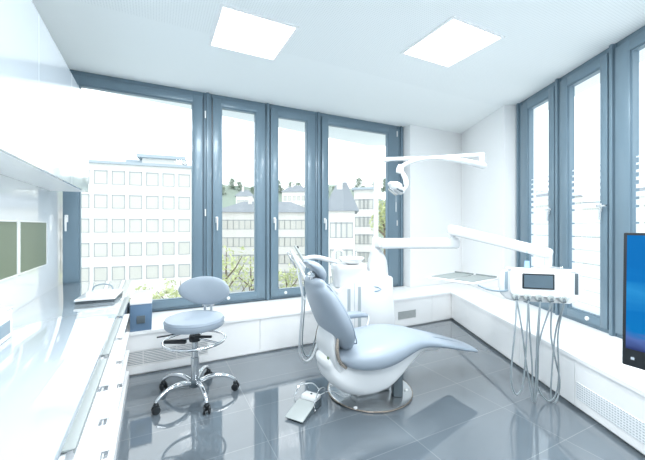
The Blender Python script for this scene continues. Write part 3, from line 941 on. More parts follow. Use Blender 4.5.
# lift column
DX, DY = 0.416, 2.92
bm = nb(); box(bm, -0.14, 0.20, 0.0, 0.17, 0.021, 0.20, 0.02, 3); obj('lift_column', bm, 'plastic', ch, F=FC)
v1 = FL(399, 400)
bm = nb(); box(bm, v1.x-0.045, v1.x+0.035, v1.y, v1.y+0.10, 0.021, 0.245, 0.008); obj('lift_cover', bm, 'darkgrey', ch, label='dark grey lift cover')
bm = nb(); lathe(bm, [(0, 0.0005), (0.362, 0.0005), (0.37, 0.006), (0.368, 0.014), (0.35, 0.019), (0, 0.020)], (DX, DY, 0), 72)
fp = obj('floor_plate', bm, 'steel', ch, label='round polished metal floor plate')
bm = nb(); tube(bm, [(DX+0.366*math.cos(2*PI*k/72), DY+0.366*math.sin(2*PI*k/72), 0.010) for k in range(72)], 0.0065, 8, closed=True)
obj('rim', bm, 'bronze', fp)
for px, py in ((355.5, 408), (406, 390), (332, 385)):
    v = FL(px, py, 0.02)
    bm = nb(); lathe(bm, [(0, 0.019), (0.016, 0.019), (0.016, 0.026), (0.010, 0.031), (0, 0.032)], (v.x, v.y, 0), 16); obj('bolt_cap', bm, 'gloss', fp, label='round white bolt cap')
bm = nb(); lathe(bm, [(0, 0), (0.012, 0), (0.012, 0.004), (0, 0.005)], tuple(FC @ Vector((-0.452, -0.10, 0.44))), 14, point_z((-0.8, -0.6, 0))); obj('button', bm, 'leafd', ch, label='small green button')

# foot pedal
fa, fb, fc_, fd = FL(288.5, 417), FL(301, 425), FL(323, 407), FL(304, 399)
ctr = (fa+fb+fc_+fd)/4
ang = math.atan2((fd-fa).y+(fc_-fb).y, (fd-fa).x+(fc_-fb).x)
FP = Matrix.Translation((ctr.x, ctr.y, 0)) @ Matrix.Rotation(ang, 4, 'Z')
fpd = thing('foot_pedal', 'silver wedge-shaped foot control with wire guard on the floor in front of the dental chair', 'foot control', (ctr.x, ctr.y, 0), ang)
bm = nb(); prism_y(bm, [(-0.13, 0.001), (0.14, 0.001), (0.14, 0.055), (0.12, 0.06), (-0.13, 0.012)], -0.075, 0.075, 0.003); obj('base', bm, 'darkgrey', fpd, F=FP)
bm = nb(); prism_y(bm, [(-0.155, 0.012), (0.05, 0.058), (0.045, 0.067), (-0.158, 0.020)], -0.078, 0.078, 0.003); obj('pedal_plate', bm, 'greylid', fpd, F=FP, label='silver pedal plate')
bm = nb(); prism_y(bm, [(0.055, 0.058), (0.15, 0.058), (0.15, 0.085), (0.07, 0.09)], -0.07, 0.07, 0.006); hp = obj('housing', bm, 'plastic', fpd, F=FP)
bm = nb(); lathe(bm, [(0, 0), (0.009, 0), (0.008, 0.006), (0, 0.007)], (0.11, 0.0, 0.087), 12); obj('button', bm, 'black', hp, F=FP)
bm = nb()
for s in (-1, 1):
    tube(bm, [(0.02, s*0.085, 0.02), (0.0, s*0.09, 0.09), (0.08, s*0.09, 0.155), (0.18, s*0.085, 0.12), (0.20, s*0.08, 0.02)], 0.0045, 8, smooth=6)
tube(bm, [(0.08, -0.09, 0.155), (0.12, 0, 0.172), (0.08, 0.09, 0.155)], 0.0045, 8, smooth=6)
obj('wire_guard', bm, 'chrome', fpd, F=FP)
bm = nb()
cp = [FP @ Vector((0.16, 0.02, 0.03)), Vector((0.07, 2.80, 0.03)), Vector((0.13, 2.72, 0.03)), Vector((0.24, 2.74, 0.03)), Vector((0.26, 2.82, 0.03)), Vector((0.18, 2.86, 0.032))]
cp = [FP @ Vector((0.16, 0.0, 0.03)), FL(330, 391, 0.03), FL(343, 396, 0.03), FL(353, 392, 0.03), FL(350, 385, 0.03), FL(338, 382, 0.03), FL(331, 381, 0.03)]
tube(bm, cp, 0.004, 8, smooth=8); obj('cable', bm, 'whitehose', fpd)

# ------------------------------------------------------------------ dental unit (cuspidor, column, lamp)
UY = 3.50
ux0, ux1 = 0.13, 0.78
UW = R(10)
FU = Matrix.Translation((0.46, UY, 0)) @ Matrix.Rotation(UW, 4, 'Z')
un = thing('dental_unit', 'white floor-standing dental unit with spittoon bowl and tall lamp pole, behind the dental chair', 'dental unit', (0.46, UY, 0), UW)
bm = nb()
prism_y(bm, [(-0.32, 0.0), (0.335, 0.0), (0.322, 0.45), (0.308, 0.90), (0.10, 0.955), (-0.02, 0.93), (-0.14, 0.86), (-0.25, 0.80), (-0.31, 0.76)], 0.0, 0.46, 0.02)
body = obj('body', bm, 'plastic', un, F=FU, sharp=30)
bm = nb()
for x in (-0.185, -0.070):
    box(bm, x-0.017, x+0.017, -0.003, 0.01, 0.22, 0.79 if x < -0.1 else 0.81, 0.002, 1)
obj('door_slot', bm, 'slotp', body, F=FU)
bm = nb(); box(bm, -0.125, -0.122, -0.0015, 0.004, 0.05, 0.85); obj('door_gap', bm, 'slot', body, F=FU)
# printed mark: an arrow-like swoosh
bm = nb()
x, z = 0.13, 0.775
tube(bm, [(x-0.045, -0.001, z+0.030), (x+0.0, -0.002, z+0.022), (x+0.042, -0.001, z-0.002)], [0.002, 0.005, 0.002], 6, smooth=4)
tube(bm, [(x-0.035, -0.001, z-0.022), (x+0.005, -0.002, z-0.018), (x+0.042, -0.001, z-0.002)], [0.006, 0.004, 0.002], 6, smooth=4)
obj('logo', bm, 'logo', body, F=FU, label='blue swoosh mark')
# rounded tower at the right
bm = nb(); slab(bm, [(0.185, 0.88, 0.14, 0.24), (0.195, 1.00, 0.135, 0.20), (0.195, 1.09, 0.125, 0.16), (0.19, 1.14, 0.11, 0.12)], n=28, e=3.5, y0=0.20, round_ends=(0, 1)); obj('tower', bm, 'plastic', un, F=FU)
# spittoon console
bm = nb(); slab(bm, [(-0.125, 0.80, 0.16, 0.36), (-0.13, 0.92, 0.17, 0.38), (-0.135, 1.00, 0.18, 0.39), (-0.135, 1.03, 0.175, 0.37)], n=32, e=3, y0=0.20, round_ends=(0, 0)); cons = obj('spittoon_console', bm, 'plastic', un, F=FU)
bm = nb()
prof = [(0.02, 1.035), (0.06, 1.035), (0.095, 1.05), (0.132, 1.085), (0.142, 1.098), (0.138, 1.104), (0.125, 1.09), (0.09, 1.06), (0.05, 1.047), (0, 1.045)]
lathe(bm, prof, (-0.11, 0.17, 0), 36); obj('spittoon_bowl', bm, 'bench', un, F=FU)
bm = nb(); tube(bm, [(-0.31, 0.18, 0.98), (-0.315, 0.18, 1.10), (-0.30, 0.18, 1.17), (-0.25, 0.18, 1.19), (-0.20, 0.18, 1.16)], [0.030, 0.024, 0.014, 0.010, 0.008], 12, smooth=6); obj('water_spout', bm, 'plastic', un, F=FU)
bm = nb(); tube(bm, [(-0.03, 0.26, 1.03), (-0.03, 0.26, 1.14), (-0.05, 0.24, 1.16), (-0.07, 0.22, 1.14)], 0.007, 10, smooth=5); obj('cup_filler', bm, 'chrome', un, F=FU)
# pole + boom (world coordinates)
PYd = 3.72
bm = nb()
b0 = P(376, 254, PYd)
tube(bm, [b0-Vector((0, 0, 0.1)), P(376, 240, PYd), P(376, 200, PYd), P(376, 178, PYd), P(377, 168, PYd), P(381.5, 161, PYd), P(389, 159.3, PYd)], 0.026, 16, smooth=6)
pole = obj('lamp_pole', bm, 'plastic', un)

ol = thing('operating_lamp', 'white dental operating lamp hanging from a folded boom on the tall pole', 'dental lamp', tuple(P(389, 159.3, PYd)), 0)
WM[ol.name] = Matrix.Translation(P(389, 159.3, PYd))
bm = nb(); tube(bm, [P(388, 159.3, PYd), P(430, 158, 3.62), P(484, 154.5, 3.5)], [0.024, 0.02, 0.022, 0.02], 12); obj('boom', bm, 'plastic', ol)
bm = nb(); q = P(482, 156, 3.5); lathe(bm, [(0, -0.075), (0.022, -0.075), (0.026, -0.05), (0.026, 0.0), (0.018, 0.015), (0, 0.015)], q, 20); obj('elbow', bm, 'plastic', ol)
bm = nb()
tube(bm, [P(484, 166, 3.5), P(468, 162, 3.42), P(445, 158.5, 3.34), P(425, 158.5, 3.28), P(408, 163, 3.22), P(400, 168, 3.20)], [0.034, 0.030, 0.022, 0.018, 0.018, 0.02], 12, smooth=6); obj('spring_arm', bm, 'plastic', ol)
bm = nb()
j1 = P(400, 169, 3.20)
lathe(bm, [(0, -0.045), (0.028, -0.04), (0.036, 0), (0.028, 0.04), (0, 0.045)], j1, 20, point_z((0.3, 0, 1)))
tube(bm, [j1, P(405, 178, 3.19), P(406, 186, 3.18), P(401, 192, 3.18)], [0.02, 0.024, 0.018], 12, smooth=6)
obj('wrist_joint', bm, 'plastic', ol)
bm = nb()
LH = P(396, 188, 3.16)
FLh = Matrix.Translation(LH) @ Matrix.Rotation(R(38), 4, 'Y')
slab(bm, [(-0.062, 0.0, 0.06, 0.05), (-0.035, 0.004, 0.085, 0.085), (0.0, 0.006, 0.09, 0.10), (0.035, 0.004, 0.085, 0.085), (0.062, 0.0, 0.06, 0.05)], n=24, e=2.6)
lh = obj('lamp_head', bm, 'plastic', ol, F=FLh)
bm = nb(); box(bm, -0.05, 0.05, -0.06, 0.06, -0.052, -0.040, 0.008); obj('lens', bm, 'steel', lh, F=FLh)
bm = nb(); tube(bm, [(0.045, -0.07, 0.0), (0.06, -0.10, -0.01), (0.03, -0.115, -0.02), (0.0, -0.10, -0.02)], 0.008, 8, smooth=5); obj('grip', bm, 'darkgrey', lh, F=FLh)
bm = nb(); lathe(bm, [(0, 0), (0.012, 0), (0.012, 0.02), (0, 0.022)], P(403, 186, 3.1), 12, point_z((0, -1, 0))); obj('knob', bm, 'darkgrey', ol)
bm = nb(); tube(bm, [P(396, 202, 3.16), P(396, 212, 3.16)], 0.003, 6)
tube(bm, [P(396, 196, 3.16), P(396, 203, 3.16)], 0.0015, 6); obj('pull_cord', bm, 'whitehose', ol)

# assistant element: arm with suction holders and looping hoses
AP = P(300, 262, 3.0)
ae = thing('assistant_arm', 'white suction holder with instruments and looping hoses, left of the headrest', 'suction unit', tuple(AP), 0)
WM[ae.name] = Matrix.Translation(AP)
bm = nb()
tube(bm, [P(337, 262, 3.52), P(325, 259, 3.45), P(314, 257, 3.25), P(302, 259, 3.04)], [0.022, 0.025, 0.022, 0.02], 12, smooth=5); obj('arm', bm, 'plastic', ae)
bm = nb(); F2 = Matrix.Translation(P(299, 262, 3.0)) @ Matrix.Rotation(R(50), 4, 'Y')
box(bm, -0.10, 0.08, -0.035, 0.035, -0.022, 0.022, 0.012, 3); obj('holder', bm, 'plastic', ae, F=F2)
bm = nb(); lathe(bm, [(0, 0), (0.012, 0), (0.012, 0.006), (0, 0.008)], P(297.5, 247.5, 2.955), 14, point_z((0, -1, 0.2))); obj('knob', bm, 'black', ae)
for (a, b, rr, mt_) in [((291, 250), (303, 274), 0.013, 'plastic'), ((295, 246), (308, 268), 0.010, 'greylid'), ((300, 268), (310, 288), 0.012, 'plastic'), ((287.5, 252), (296, 268), 0.008, 'steel')]:
    bm = nb(); tube(bm, [P(a[0], a[1], 2.95), P((a[0]+b[0])/2, (a[1]+b[1])/2, 2.93), P(b[0], b[1], 2.95)], [rr, rr*1.25, rr*0.8], 12); obj('handpiece', bm, mt_, ae)
bm = nb(); box(bm, -0.02, 0.02, -0.02, 0.02, -0.05, 0.05, 0.008, 2); obj('bracket', bm, 'steel', ae, F=Matrix.Translation(P(309, 282, 2.98)) @ Matrix.Rotation(R(-20), 4, 'Y'))
for k, (pts, mt_, rr) in enumerate([
    ([(300, 272), (302.5, 300), (300, 335), (300, 352), (305, 361), (312, 357), (318, 340), (322, 318), (325, 298)], 'whitehose', 0.011),
    ([(304, 274), (305, 300), (302.5, 335), (303, 350), (307, 356.5), (311, 352), (316, 335), (320, 315), (322, 300)], 'hose', 0.006),
    ([(297, 268), (300, 285), (304, 300), (308, 288), (309, 280)], 'whitehose', 0.006)]):
    bm = nb()
    n_ = len(pts)
    tube(bm, [P(x, y, 2.97+0.35*i/(n_-1) if k < 2 else 2.95) for i, (x, y) in enumerate(pts)], rr, 10, smooth=6); obj('hose', bm, mt_, ae)

# ------------------------------------------------------------------ delivery arm and instrument head
DY_ = 2.72
da = thing('delivery_arm', 'white two-part swing arm reaching right from the dental unit to the instrument console', 'swing arm', tuple(P(383, 243, 3.55)), 0)
WM[da.name] = Matrix.Translation(P(383, 243, 3.55))
def beam(bm, a, b, w0, h0, w1, h1):
    a, b = Vector(a), Vector(b)
    d = (b-a).normalized(); s = d.cross(Vector((0, 0, 1))).normalized(); u = s.cross(d)
    rings = []
    n = 24
    for t_, sc in ((0.0, 0.55), (0.012, 0.85), (0.035, 1.0), (0.5, 1), (0.965, 1.0), (0.988, 0.85), (1.0, 0.55)):
        w_ = (w0+(w1-w0)*t_)/2*sc; h_ = (h0+(h1-h0)*t_)/2*sc
        ring = []
        for k in range(n):
            an = 2*PI*k/n; c_, s_ = math.cos(an), math.sin(an)
            ring.append(bm.verts.new(a+(b-a)*t_+s*w_*math.copysign(abs(c_)**0.5, c_)+u*h_*math.copysign(abs(s_)**0.5, s_)))
        rings.append(ring)
    for r0, r1 in zip(rings, rings[1:]):
        for k in range(n): bm.faces.new((r0[k], r0[(k+1) % n], r1[(k+1) % n], r1[k]))
    bm.faces.new(rings[0][::-1]); bm.faces.new(rings[-1])
bm = nb(); beam(bm, P(380, 243.5, 3.58), P(459, 243, 3.48), 0.11, 0.115, 0.11, 0.115); obj('lower_arm', bm, 'plastic', da)
bm = nb(); q = P(453, 238, 3.46); lathe(bm, [(0, -0.08), (0.024, -0.08), (0.024, 0.11), (0.034, 0.12), (0, 0.13)], q, 20); obj('elbow', bm, 'plastic', da)
bm = nb(); beam(bm, P(449, 229, 3.47), P(552, 254, 2.74), 0.10, 0.105, 0.085, 0.085); obj('upper_arm', bm, 'plastic', da)
bm = nb(); q = P(376.5, 243, 3.72); lathe(bm, [(0, -0.16), (0.045, -0.16), (0.050, -0.06), (0.050, 0.05), (0.04, 0.065), (0, 0.065)], q, 20)
beam(bm, P(377, 243.5, 3.72), P(383, 243.5, 3.55), 0.09, 0.09, 0.09, 0.09); obj('pivot', bm, 'plastic', da)

HC = P(540.5, 284, DY_)
HY = R(-17)
FH = Matrix.Translation(HC) @ Matrix.Rotation(HY, 4, 'Z') @ Matrix.Rotation(R(0), 4, 'X')
ih = thing('dental_console', 'white instrument console with dark display and five hanging handpiece hoses, by the right bench', 'dental console', tuple(HC), HY)
WM[ih.name] = Matrix.Translation(HC) @ Matrix.Rotation(HY, 4, 'Z')
bm = nb()
def rrect(x0, x1, z0, z1, r, n=6):
    out = []
    for cx_, cz_, a0 in ((x1-r, z1-r, 0), (x0+r, z1-r, 90), (x0+r, z0+r, 180), (x1-r, z0+r, 270)):
        for k in range(n+1):
            a = R(a0+90*k/n); out.append((cx_+r*math.cos(a), cz_+r*math.sin(a)))
    return out
prism_y(bm, rrect(-0.298, 0.300, -0.150, 0.118, 0.095), 0.0, 0.09, 0.016)
hb = obj('console_body', bm, 'plastic', ih, F=FH, sharp=50)
bm = nb(); prism_y(bm, rrect(-0.225, 0.212, -0.10, 0.118, 0.03), -0.022, 0.02, 0.008)
fc2 = obj('front_panel', bm, 'gloss', ih, F=FH, sharp=50)
bm = nb(); prism_y(bm, rrect(-0.138, 0.092, -0.040, 0.086, 0.006, 3), -0.027, -0.018, 0.001); dp = obj('display', bm, 'black', ih, F=FH, label='dark display frame')
bm = nb(); box(bm, -0.126, 0.080, -0.0285, -0.026, -0.028, 0.074); obj('display_glass', bm, 'slotd', dp, F=FH)
for s in (-1, 1):
    bm = nb(); box(bm, s*0.252-0.013, s*0.252+0.013, -0.003, 0.012, -0.075, 0.095, 0.004); obj('side_grip', bm, 'darkgrey' if s > 0 else 'slot', ih, F=FH)
bm = nb(); box(bm, -0.245, 0.255, -0.012, 0.06, 0.112, 0.124, 0.005); obj('top_tray', bm, 'bench', ih, F=FH)
# joint up to the arm
bm = nb(); tube(bm, [P(548, 254, 2.76), P(548.5, 262, 2.775), P(548, 268, 2.79)], [0.032, 0.028, 0.028], 16); obj('swivel_joint', bm, 'plastic', ih)
hold = [(519.5, 295.5), (528.3, 297.3), (537.8, 298.6), (547.2, 300), (557.4, 301)]
Hpt = []
for k, (x, y) in enumerate(hold):
    lx = -0.185+k*0.084
    c_ = FH @ Vector((lx, -0.03, -0.112))
    Hpt.append(c_)
    bm = nb()
    lathe(bm, [(0, -0.02), (0.028, -0.02), (0.031, 0.0), (0.024, 0.014), (0.014, 0.016), (0.014, 0.012), (0, 0.012)], c_, 20, point_z(FH.to_3x3() @ Vector((0, -1, 0.15))))
    h_ = obj('instrument_socket', bm, 'greylid', ih)
    bm = nb()
    dirv = FH.to_3x3() @ Vector((0, -0.75, -0.6))
    tube(bm, [c_-dirv*0.02, c_+dirv*0.03], [0.015, 0.011], 12); obj('handpiece_connector', bm, 'darkgrey', h_)
# syringe in its holder
bm = nb()
s0 = FH @ Vector((-0.09, 0.03, 0.12))
tube(bm, [s0, s0+Vector((0, 0, 0.065))], [0.020, 0.018], 14); sy = obj('cup', bm, 'tip', ih, label='translucent blue cup')
bm = nb(); tube(bm, [s0+Vector((0, 0, 0.06)), s0+Vector((0.0, 0, 0.12)), s0+Vector((0, 0, 0.18))], [0.013, 0.010, 0.003], 12); obj('nozzle', bm, 'greenglass', sy)
bm = nb()
tube(bm, [FH @ Vector((0.01, 0.02, 0.15)), FH @ Vector((0.13, 0.0, 0.135)), FH @ Vector((0.155, -0.01, 0.14))], [0.006, 0.009, 0.011], 10); obj('syringe', bm, 'steel', ih)
# hoses
hos = [
    [(519, 299), (515, 330), (511.6, 365), (511.5, 383), (516, 394.5), (522, 388), (525, 365), (527, 330), (528, 303)],
    [(519.5, 299), (522, 330), (526, 362), (530, 385), (533.5, 402), (536, 380), (537, 340), (537.5, 303)],
    [(528.5, 300), (530, 335), (532, 365), (533, 390), (535, 402), (537.5, 380), (538.4, 345), (538, 303)],
    [(547, 303), (541, 335), (536, 362), (536.5, 382), (541, 394), (549, 401), (556, 394), (558.8, 375), (558, 335), (557, 304)],
    [(547.5, 303), (551, 335), (556, 362), (559.5, 378), (559, 392), (555.5, 402), (551, 400), (552, 370), (556, 330), (557.5, 304)],
]
ends = [(0, 1), (0, 2), (1, 2), (3, 4), (3, 4)]
for k, pts in enumerate(hos):
    n_ = len(pts)
    P3 = []
    for i, (x, y) in enumerate(pts):
        t_ = i/(n_-1)
        Yd = 2.655+0.03*math.sin(PI*t_)+0.012*k
        v = P(x, y, Yd)
        if v.z < 0.012: v = FL(x, y, 0.012)
        P3.append(v)
    e0, e1 = ends[k]
    off = FH.to_3x3() @ Vector((0, -0.018, -0.018))
    P3[0] = Hpt[e0]+off*1.0
    P3[-1] = Hpt[e1]+off*1.0
    bm = nb(); tube(bm, P3, 0.0062, 10, smooth=7)
    obj('hose', bm, 'hose', ih)

# tray table on its own bent arm
zt = 0.97
qs = [FL(433.5, 277.6, zt), FL(447, 271.7, zt), FL(491.7, 277, zt), FL(480.4, 284.5, zt)]
tc_ = sum(qs, Vector())/4
ux = ((qs[3]-qs[0])+(qs[2]-qs[1])).normalized()
ta = math.atan2(ux.y, ux.x)
FT = Matrix.Translation((tc_.x, tc_.y, zt)) @ Matrix.Rotation(ta, 4, 'Z')
tt = thing('instrument_tray', 'white tray table with two grey metal inserts, left of the instrument console', 'tray table', tuple(tc_), ta)
hw_ = (qs[3]-qs[0]).length/2; hl_ = (qs[1]-qs[0]).length/2
bm = nb(); box(bm, -hw_, hw_, -hl_, hl_, -0.014, 0.0, 0.006); obj('tray_board', bm, 'gloss', tt, F=FT)
for s in (-1, 1):
    bm = nb()
    xa, xb = (-hw_+0.015, -0.012) if s < 0 else (0.012, hw_-0.015)
    box(bm, xa, xb, -hl_+0.05, hl_-0.012, 0.0005, 0.005, 0.002, 1)
    box(bm, xa, xb, hl_-0.022, hl_-0.010, 0.004, 0.016, 0.002, 1)
    obj('tray_insert', bm, 'traymat', tt, F=FT, label='grey metal insert')
bm = nb()
tube(bm, [P(478, 285, 2.78), P(487, 289, 2.74), P(496, 290.8, 2.75), P(504, 291, 2.78), P(511, 289, 2.81)], 0.008, 10, smooth=6); obj('support_rod', bm, 'slot', tt)

# ------------------------------------------------------------------ monitor on a floor stand at the right edge
MY = 1.0
m0 = P(621.5, 232.5, MY)
dm = Vector((0.44, -0.898, 0)).normalized()
mw, mh = 0.60, 0.398
ztop = m0.z
ang_m = math.atan2(dm.y, dm.x)
FMn = Matrix.Translation((m0.x, m0.y, ztop-mh)) @ Matrix.Rotation(ang_m, 4, 'Z') @ Matrix.Rotation(R(-1.5), 4, 'X')
mo = thing('monitor', 'black-framed monitor with a bright blue screen at the right picture edge', 'monitor', (m0.x, m0.y, ztop-mh), ang_m)
bm = nb(); box(bm, 0, mw, 0.0, 0.030, 0, mh, 0.004); obj('casing', bm, 'black', mo, F=FMn)
bm = nb(); box(bm, 0.010, mw-0.010, -0.0015, 0.002, 0.052, mh-0.008); obj('screen', bm, 'screen', mo, F=FMn, smooth=False)
bm = nb()
for k in range(7):
    box(bm, 0.022+k*0.045, 0.030+k*0.045, -0.0012, 0.001, 0.022, 0.029)
obj('button_row', bm, 'button', mo, F=FMn, smooth=False)
cm = FMn @ Vector((mw/2, 0.03, mh/2))
sc_ = FMn @ Vector((mw/2, 0.16, 0))
bm = nb(); box(bm, mw/2-0.06, mw/2+0.06, 0.03, 0.045, mh/2-0.06, mh/2+0.06, 0.004); obj('mount', bm, 'darkgrey', mo, F=FMn)
ms = thing('monitor_stand', 'slim grey floor stand carrying the blue-screen monitor', 'monitor stand', (sc_.x, sc_.y, 0), 0)
bm = nb(); tube(bm, [(sc_.x, sc_.y, 0.02), (sc_.x, sc_.y, 1.28)], 0.022, 16); obj('pole', bm, 'steel', ms)
bm = nb(); lathe(bm, [(0, 0.0005), (0.20, 0.0005), (0.20, 0.012), (0.05, 0.022), (0, 0.022)], (sc_.x, sc_.y, 0), 40); obj('base', bm, 'steel', ms)
bm = nb(); tube(bm, [(sc_.x, sc_.y, cm.z), tuple(cm+(Vector((sc_.x, sc_.y, cm.z))-cm)*0.13)], 0.018, 12); obj('arm', bm, 'steel', ms)

# ------------------------------------------------------------------ outside
GZ = -9.0
bm = nb(); box(bm, -300, 300, 8.5, 500, GZ-1, GZ)
obj('ground', bm, 'ground', loc=(0, 60, GZ), kind='structure', smooth=False)
bm = nb()
n_ = 40
rows = []
for j in range(9):
    row = []
    for i in range(n_+1):
        x = -260+i*13.5
        y = 120+j*22
        z = GZ+min(1, j/3)*(29+4*math.sin(i*0.45)+3*math.sin(i*1.3+1))*(1 if x < 60 else 0.55)
        row.append(bm.verts.new((x, y, z)))
    rows.append(row)
for a, b in zip(rows, rows[1:]):
    for i in range(n_): bm.faces.new((a[i], a[i+1], b[i+1], b[i]))
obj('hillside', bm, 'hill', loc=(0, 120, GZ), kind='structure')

def building(name, label, cat, origin, yaw, width, depth, ztop, cols, rows, wwin, hwin, wallm='facade', x_off=0.0, z_first=None, dz=3.2, roof=None, group=None, pitch=None):
    F = Matrix.Translation(Vector(origin)) @ Matrix.Rotation(yaw, 4, 'Z')
    b = thing(name, label, cat, origin, yaw, group)
    bm = nb(); box(bm, 0, width, 0, depth, 0, ztop-origin[2]); obj('wall', bm, wallm, b, F=F, smooth=False)
    z_first = z_first if z_first is not None else ztop-2.2
    pitch = pitch or (width-2*x_off)/cols
    for r_ in range(rows):
        for c_ in range(cols):
            x = x_off+(c_+0.5)*pitch
            z = z_first-r_*dz-origin[2]
            if z-hwin/2 < 0.4: continue
            bm = nb()
            w2, h2 = wwin/2, hwin/2
            # reveal frame standing in the wall, pane set behind
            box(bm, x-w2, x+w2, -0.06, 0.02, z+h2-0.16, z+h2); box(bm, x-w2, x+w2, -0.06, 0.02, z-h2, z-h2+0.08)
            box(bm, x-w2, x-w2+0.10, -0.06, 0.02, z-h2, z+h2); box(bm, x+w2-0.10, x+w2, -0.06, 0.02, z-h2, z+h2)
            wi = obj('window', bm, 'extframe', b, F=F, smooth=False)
            bm = nb(); box(bm, x-w2+0.10, x+w2-0.10, -0.02, 0.0, z-h2+0.08, z+h2-0.16); obj('pane', bm, 'extglass', wi, F=F, smooth=False)
    zt_ = ztop-origin[2]
    if roof == 'flat':
        bm = nb(); box(bm, -0.35, width+0.35, -0.5, depth+0.3, zt_, zt_+0.35); obj('roof_edge', bm, 'roofm', b, F=F, smooth=False)
    elif roof:
        bm = nb()
        h_ = roof
        hip = min(depth/2, width/2)*0.6
        a = [bm.verts.new(p) for p in [(-0.5, -0.5, zt_), (width+0.5, -0.5, zt_), (width+0.5, depth+0.5, zt_), (-0.5, depth+0.5, zt_), (hip, depth/2, zt_+h_), (width-hip, depth/2, zt_+h_)]]
        for q in ((0, 1, 5, 4), (1, 2, 5), (2, 3, 4, 5), (3, 0, 4), (3, 2, 1, 0)): bm.faces.new([a[i] for i in q])
        obj('roof', bm, 'roof', b, F=F, smooth=False)
        bm = nb(); box(bm, width*0.3, width*0.3+0.7, depth*0.35, depth*0.35+0.7, zt_+h_*0.4, zt_+h_+0.9); obj('chimney', bm, wallm, b, F=F, smooth=False)
    return b, F

# office block facing the wide left window
yb = R(20)
d0 = Vector((math.cos(yb), math.sin(yb), 0))
Pb = Vector((-29.6, 43.5, 0))
def fac_t(px):
    r = (px-322.5)/330
    return (r*Pb.y-Pb.x)/(d0.x-r*d0.y)
t0, t5 = fac_t(100.7), fac_t(184.3)
pitch = (t5-t0)/5
left_t = t0-pitch*3.5
org = Pb+d0*left_t
zroof = 1.45+(226-165)/330*44.6
b1, F1 = building('office_building', 'pale six-storey office block with rows of square windows, outside the wide left window', 'building', (org.x, org.y, GZ), yb, pitch*9, 12, zroof, 9, 6, pitch*0.76, 1.85, 'facade', 0, 1.45+48.5/330*44, 3.2, 'flat', pitch=pitch)
# rooftop plant room
bm = nb(); xw = fac_t(139)-left_t; xe = fac_t(181)-left_t
zr = zroof-GZ+0.35
box(bm, xw, xe, 2.5, 8, zr, zr+1.2); obj('plant_room', bm, 'facade', b1, F=F1, smooth=False)
bm = nb(); box(bm, xw-0.6, xe+0.5, 1.8, 8.5, zr+1.2, zr+1.65); box(bm, xw-2.1, xw-0.02, 2.8, 5.0, zr, zr+0.9)
obj('plant_room_roof', bm, 'roofm', b1, F=F1, smooth=False)

def house(label, pxa, pxb, Y, ytop, yaw, cols, rows, roof, wallm='facade', hwin=1.7, wwin=1.1, group=None, dz=3.1, depth=9):
    a = P(pxa, ytop, Y)
    w_ = (pxb-pxa)/330*Y/math.cos(yaw)*1.02
    return building('town_house', label, 'building', (a.x, a.y, GZ), yaw, w_, depth, a.z, cols, rows, wwin, hwin, wallm, 0.3, None, dz, roof, group)
house('long pale apartment block under a low grey roof, seen through the two narrow windows', 214, 312, 58, 212, R(6), 17, 5, 2.4, 'facade2', depth=14)
house('pale gabled house with a steep slate roof, outside the right-hand back window', 328, 354, 38, 211, R(-4), 4, 5, 3.9, 'facade', hwin=1.8, wwin=0.8)
house('narrow pale house with many small windows beside the slate-roofed house', 354, 373, 51, 190, R(-12), 4, 7, 'flat', 'facade2', hwin=1.5, wwin=1.0, dz=2.7)
house('small white hillside house with a grey roof, high behind the narrow windows', 236, 252, 110, 196, R(10), 4, 2, 2.6, 'facade', depth=10)
house('wide pale hillside house seen above the apartment block', 282, 306, 115, 192, R(-6), 5, 2, 2.8, 'facade', depth=10)
house('distant low grey-roofed block outside the first right-hand window', 524, 566, 95, 198, R(-25), 10, 4, 2.5, 'facade2', depth=14)
house('distant pale block with flat roof outside the second right-hand window', 575, 604, 105, 203, R(-30), 8, 4, 'flat', 'facade', depth=12)
house('long low pale house at the foot of the hill, outside the third right-hand window', 625, 700, 70, 196, R(-35), 9, 4, 2.5, 'facade2', depth=12)

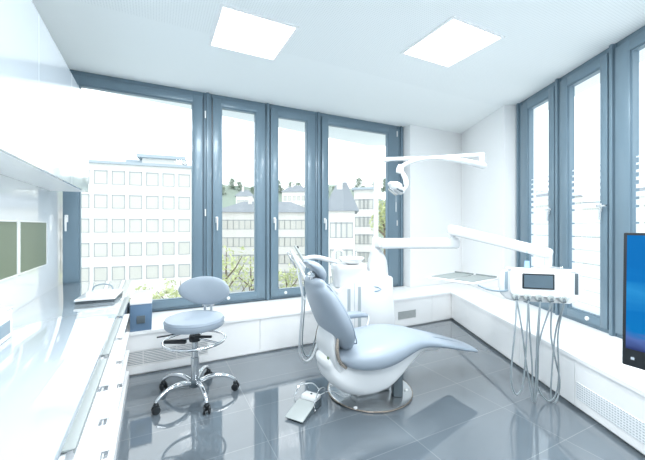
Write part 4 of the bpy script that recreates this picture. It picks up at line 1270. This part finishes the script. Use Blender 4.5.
def tree(label, x, y, ztop, zbot, rad, leaf, n=520, ls=0.22, group=None):
    t_ = thing('tree', label, 'tree', (x, y, GZ), 0, group)
    bm = nb()
    h_ = zbot-GZ
    tube(bm, [(x, y, GZ), (x+0.1, y, GZ+h_*0.5), (x, y, zbot+(ztop-zbot)*0.5)], [0.03*rad+0.12, 0.02*rad+0.1, 0.03], 8)
    for k in range(7):
        a = k*2.4; zz = zbot-0.5+(ztop-zbot)*0.09*k
        tube(bm, [(x, y, zz), (x+math.cos(a)*rad*0.45, y+math.sin(a)*rad*0.45, zz+rad*0.4), (x+math.cos(a)*rad*0.75, y+math.sin(a)*rad*0.75, zz+rad*0.8)], [0.07, 0.045, 0.02], 6)
    obj('trunk', bm, 'bark', t_)
    bm = nb()
    zc = (ztop+zbot)/2; hz = (ztop-zbot)/2
    blobs = [(random.uniform(-.55, .55), random.uniform(-.55, .55), random.uniform(-.7, .7), random.uniform(.3, .5)) for _ in range(12)]
    for k in range(n):
        bx, by, bz, br = random.choice(blobs)
        v = Vector((random.gauss(0, 1), random.gauss(0, 1), random.gauss(0, 1))).normalized()*br*random.uniform(.6, 1)
        c_ = Vector((x+(bx+v.x)*rad, y+(by+v.y)*rad, zc+(bz+v.z)*hz*0.9))
        m_ = Matrix.Translation(c_) @ Matrix.Rotation(random.uniform(0, 6.28), 4, Vector((random.gauss(0, 1), random.gauss(0, 1), random.gauss(0, 1))).normalized())
        s = ls*random.uniform(.6, 1.3)
        q = [bm.verts.new(m_ @ Vector(p)) for p in ((-s, 0, 0), (0, -s*0.5, s*0.12), (s, 0, 0), (0, s*0.5, s*0.12))]
        bm.faces.new(q)
    obj('crown', bm, leaf, t_, smooth=False)
for px, Y, yt, ybm, rad, lab, lf in [
    (226, 24, 238, 300, 2.2, 'airy yellow-green spring tree at the left side of the first narrow window', 'leafy'),
    (251, 30, 246, 302, 2.2, 'airy yellow-green spring tree at the right side of the first narrow window', 'leafy'),
    (287, 30, 262, 305, 1.8, 'airy yellow-green spring tree low in the second narrow window', 'leafy'),
    (178, 26, 278, 320, 2.0, 'small yellow-green tree low before the office block, right end', 'leafy'),
    (146, 27, 284, 320, 1.6, 'small yellow-green tree low before the middle of the office block', 'leafy'),
    (384, 24, 196, 246, 1.1, 'slender bright green tree beside the right edge of the right-hand back window', 'leafy')]:
    v = P(px, yt, Y); zb2 = EYE-(ybm-226)/330*Y
    tree(lab, v.x, v.y, v.z, zb2, rad, lf, 420 if rad > 1.5 else 600, 0.17)
proto = None
for i in range(20):
    px = 212+i*9.6+random.uniform(-2, 2)
    Y = 172+random.uniform(-8, 12)
    yt = 180+random.uniform(-4, 5)
    v = P(px, yt, Y)
    if proto is None:
        n0 = len(bpy.data.objects)
        tree('haze-pale green tree in the row along the hill crest', 0.0, 0.0, GZ+17, GZ+8, 3.4, 'leafh', 700, 0.42, 'trees along the hill crest')
        proto = [o for o in bpy.data.objects if o.name.startswith('tree') and o.get('group')][-1]
        root = proto
        root.location = (v.x, v.y, v.z-17)
    else:
        root = copy_tree(proto)
        root.location = (v.x, v.y, v.z-17)
        root.rotation_euler = (0, 0, random.uniform(0, 6))
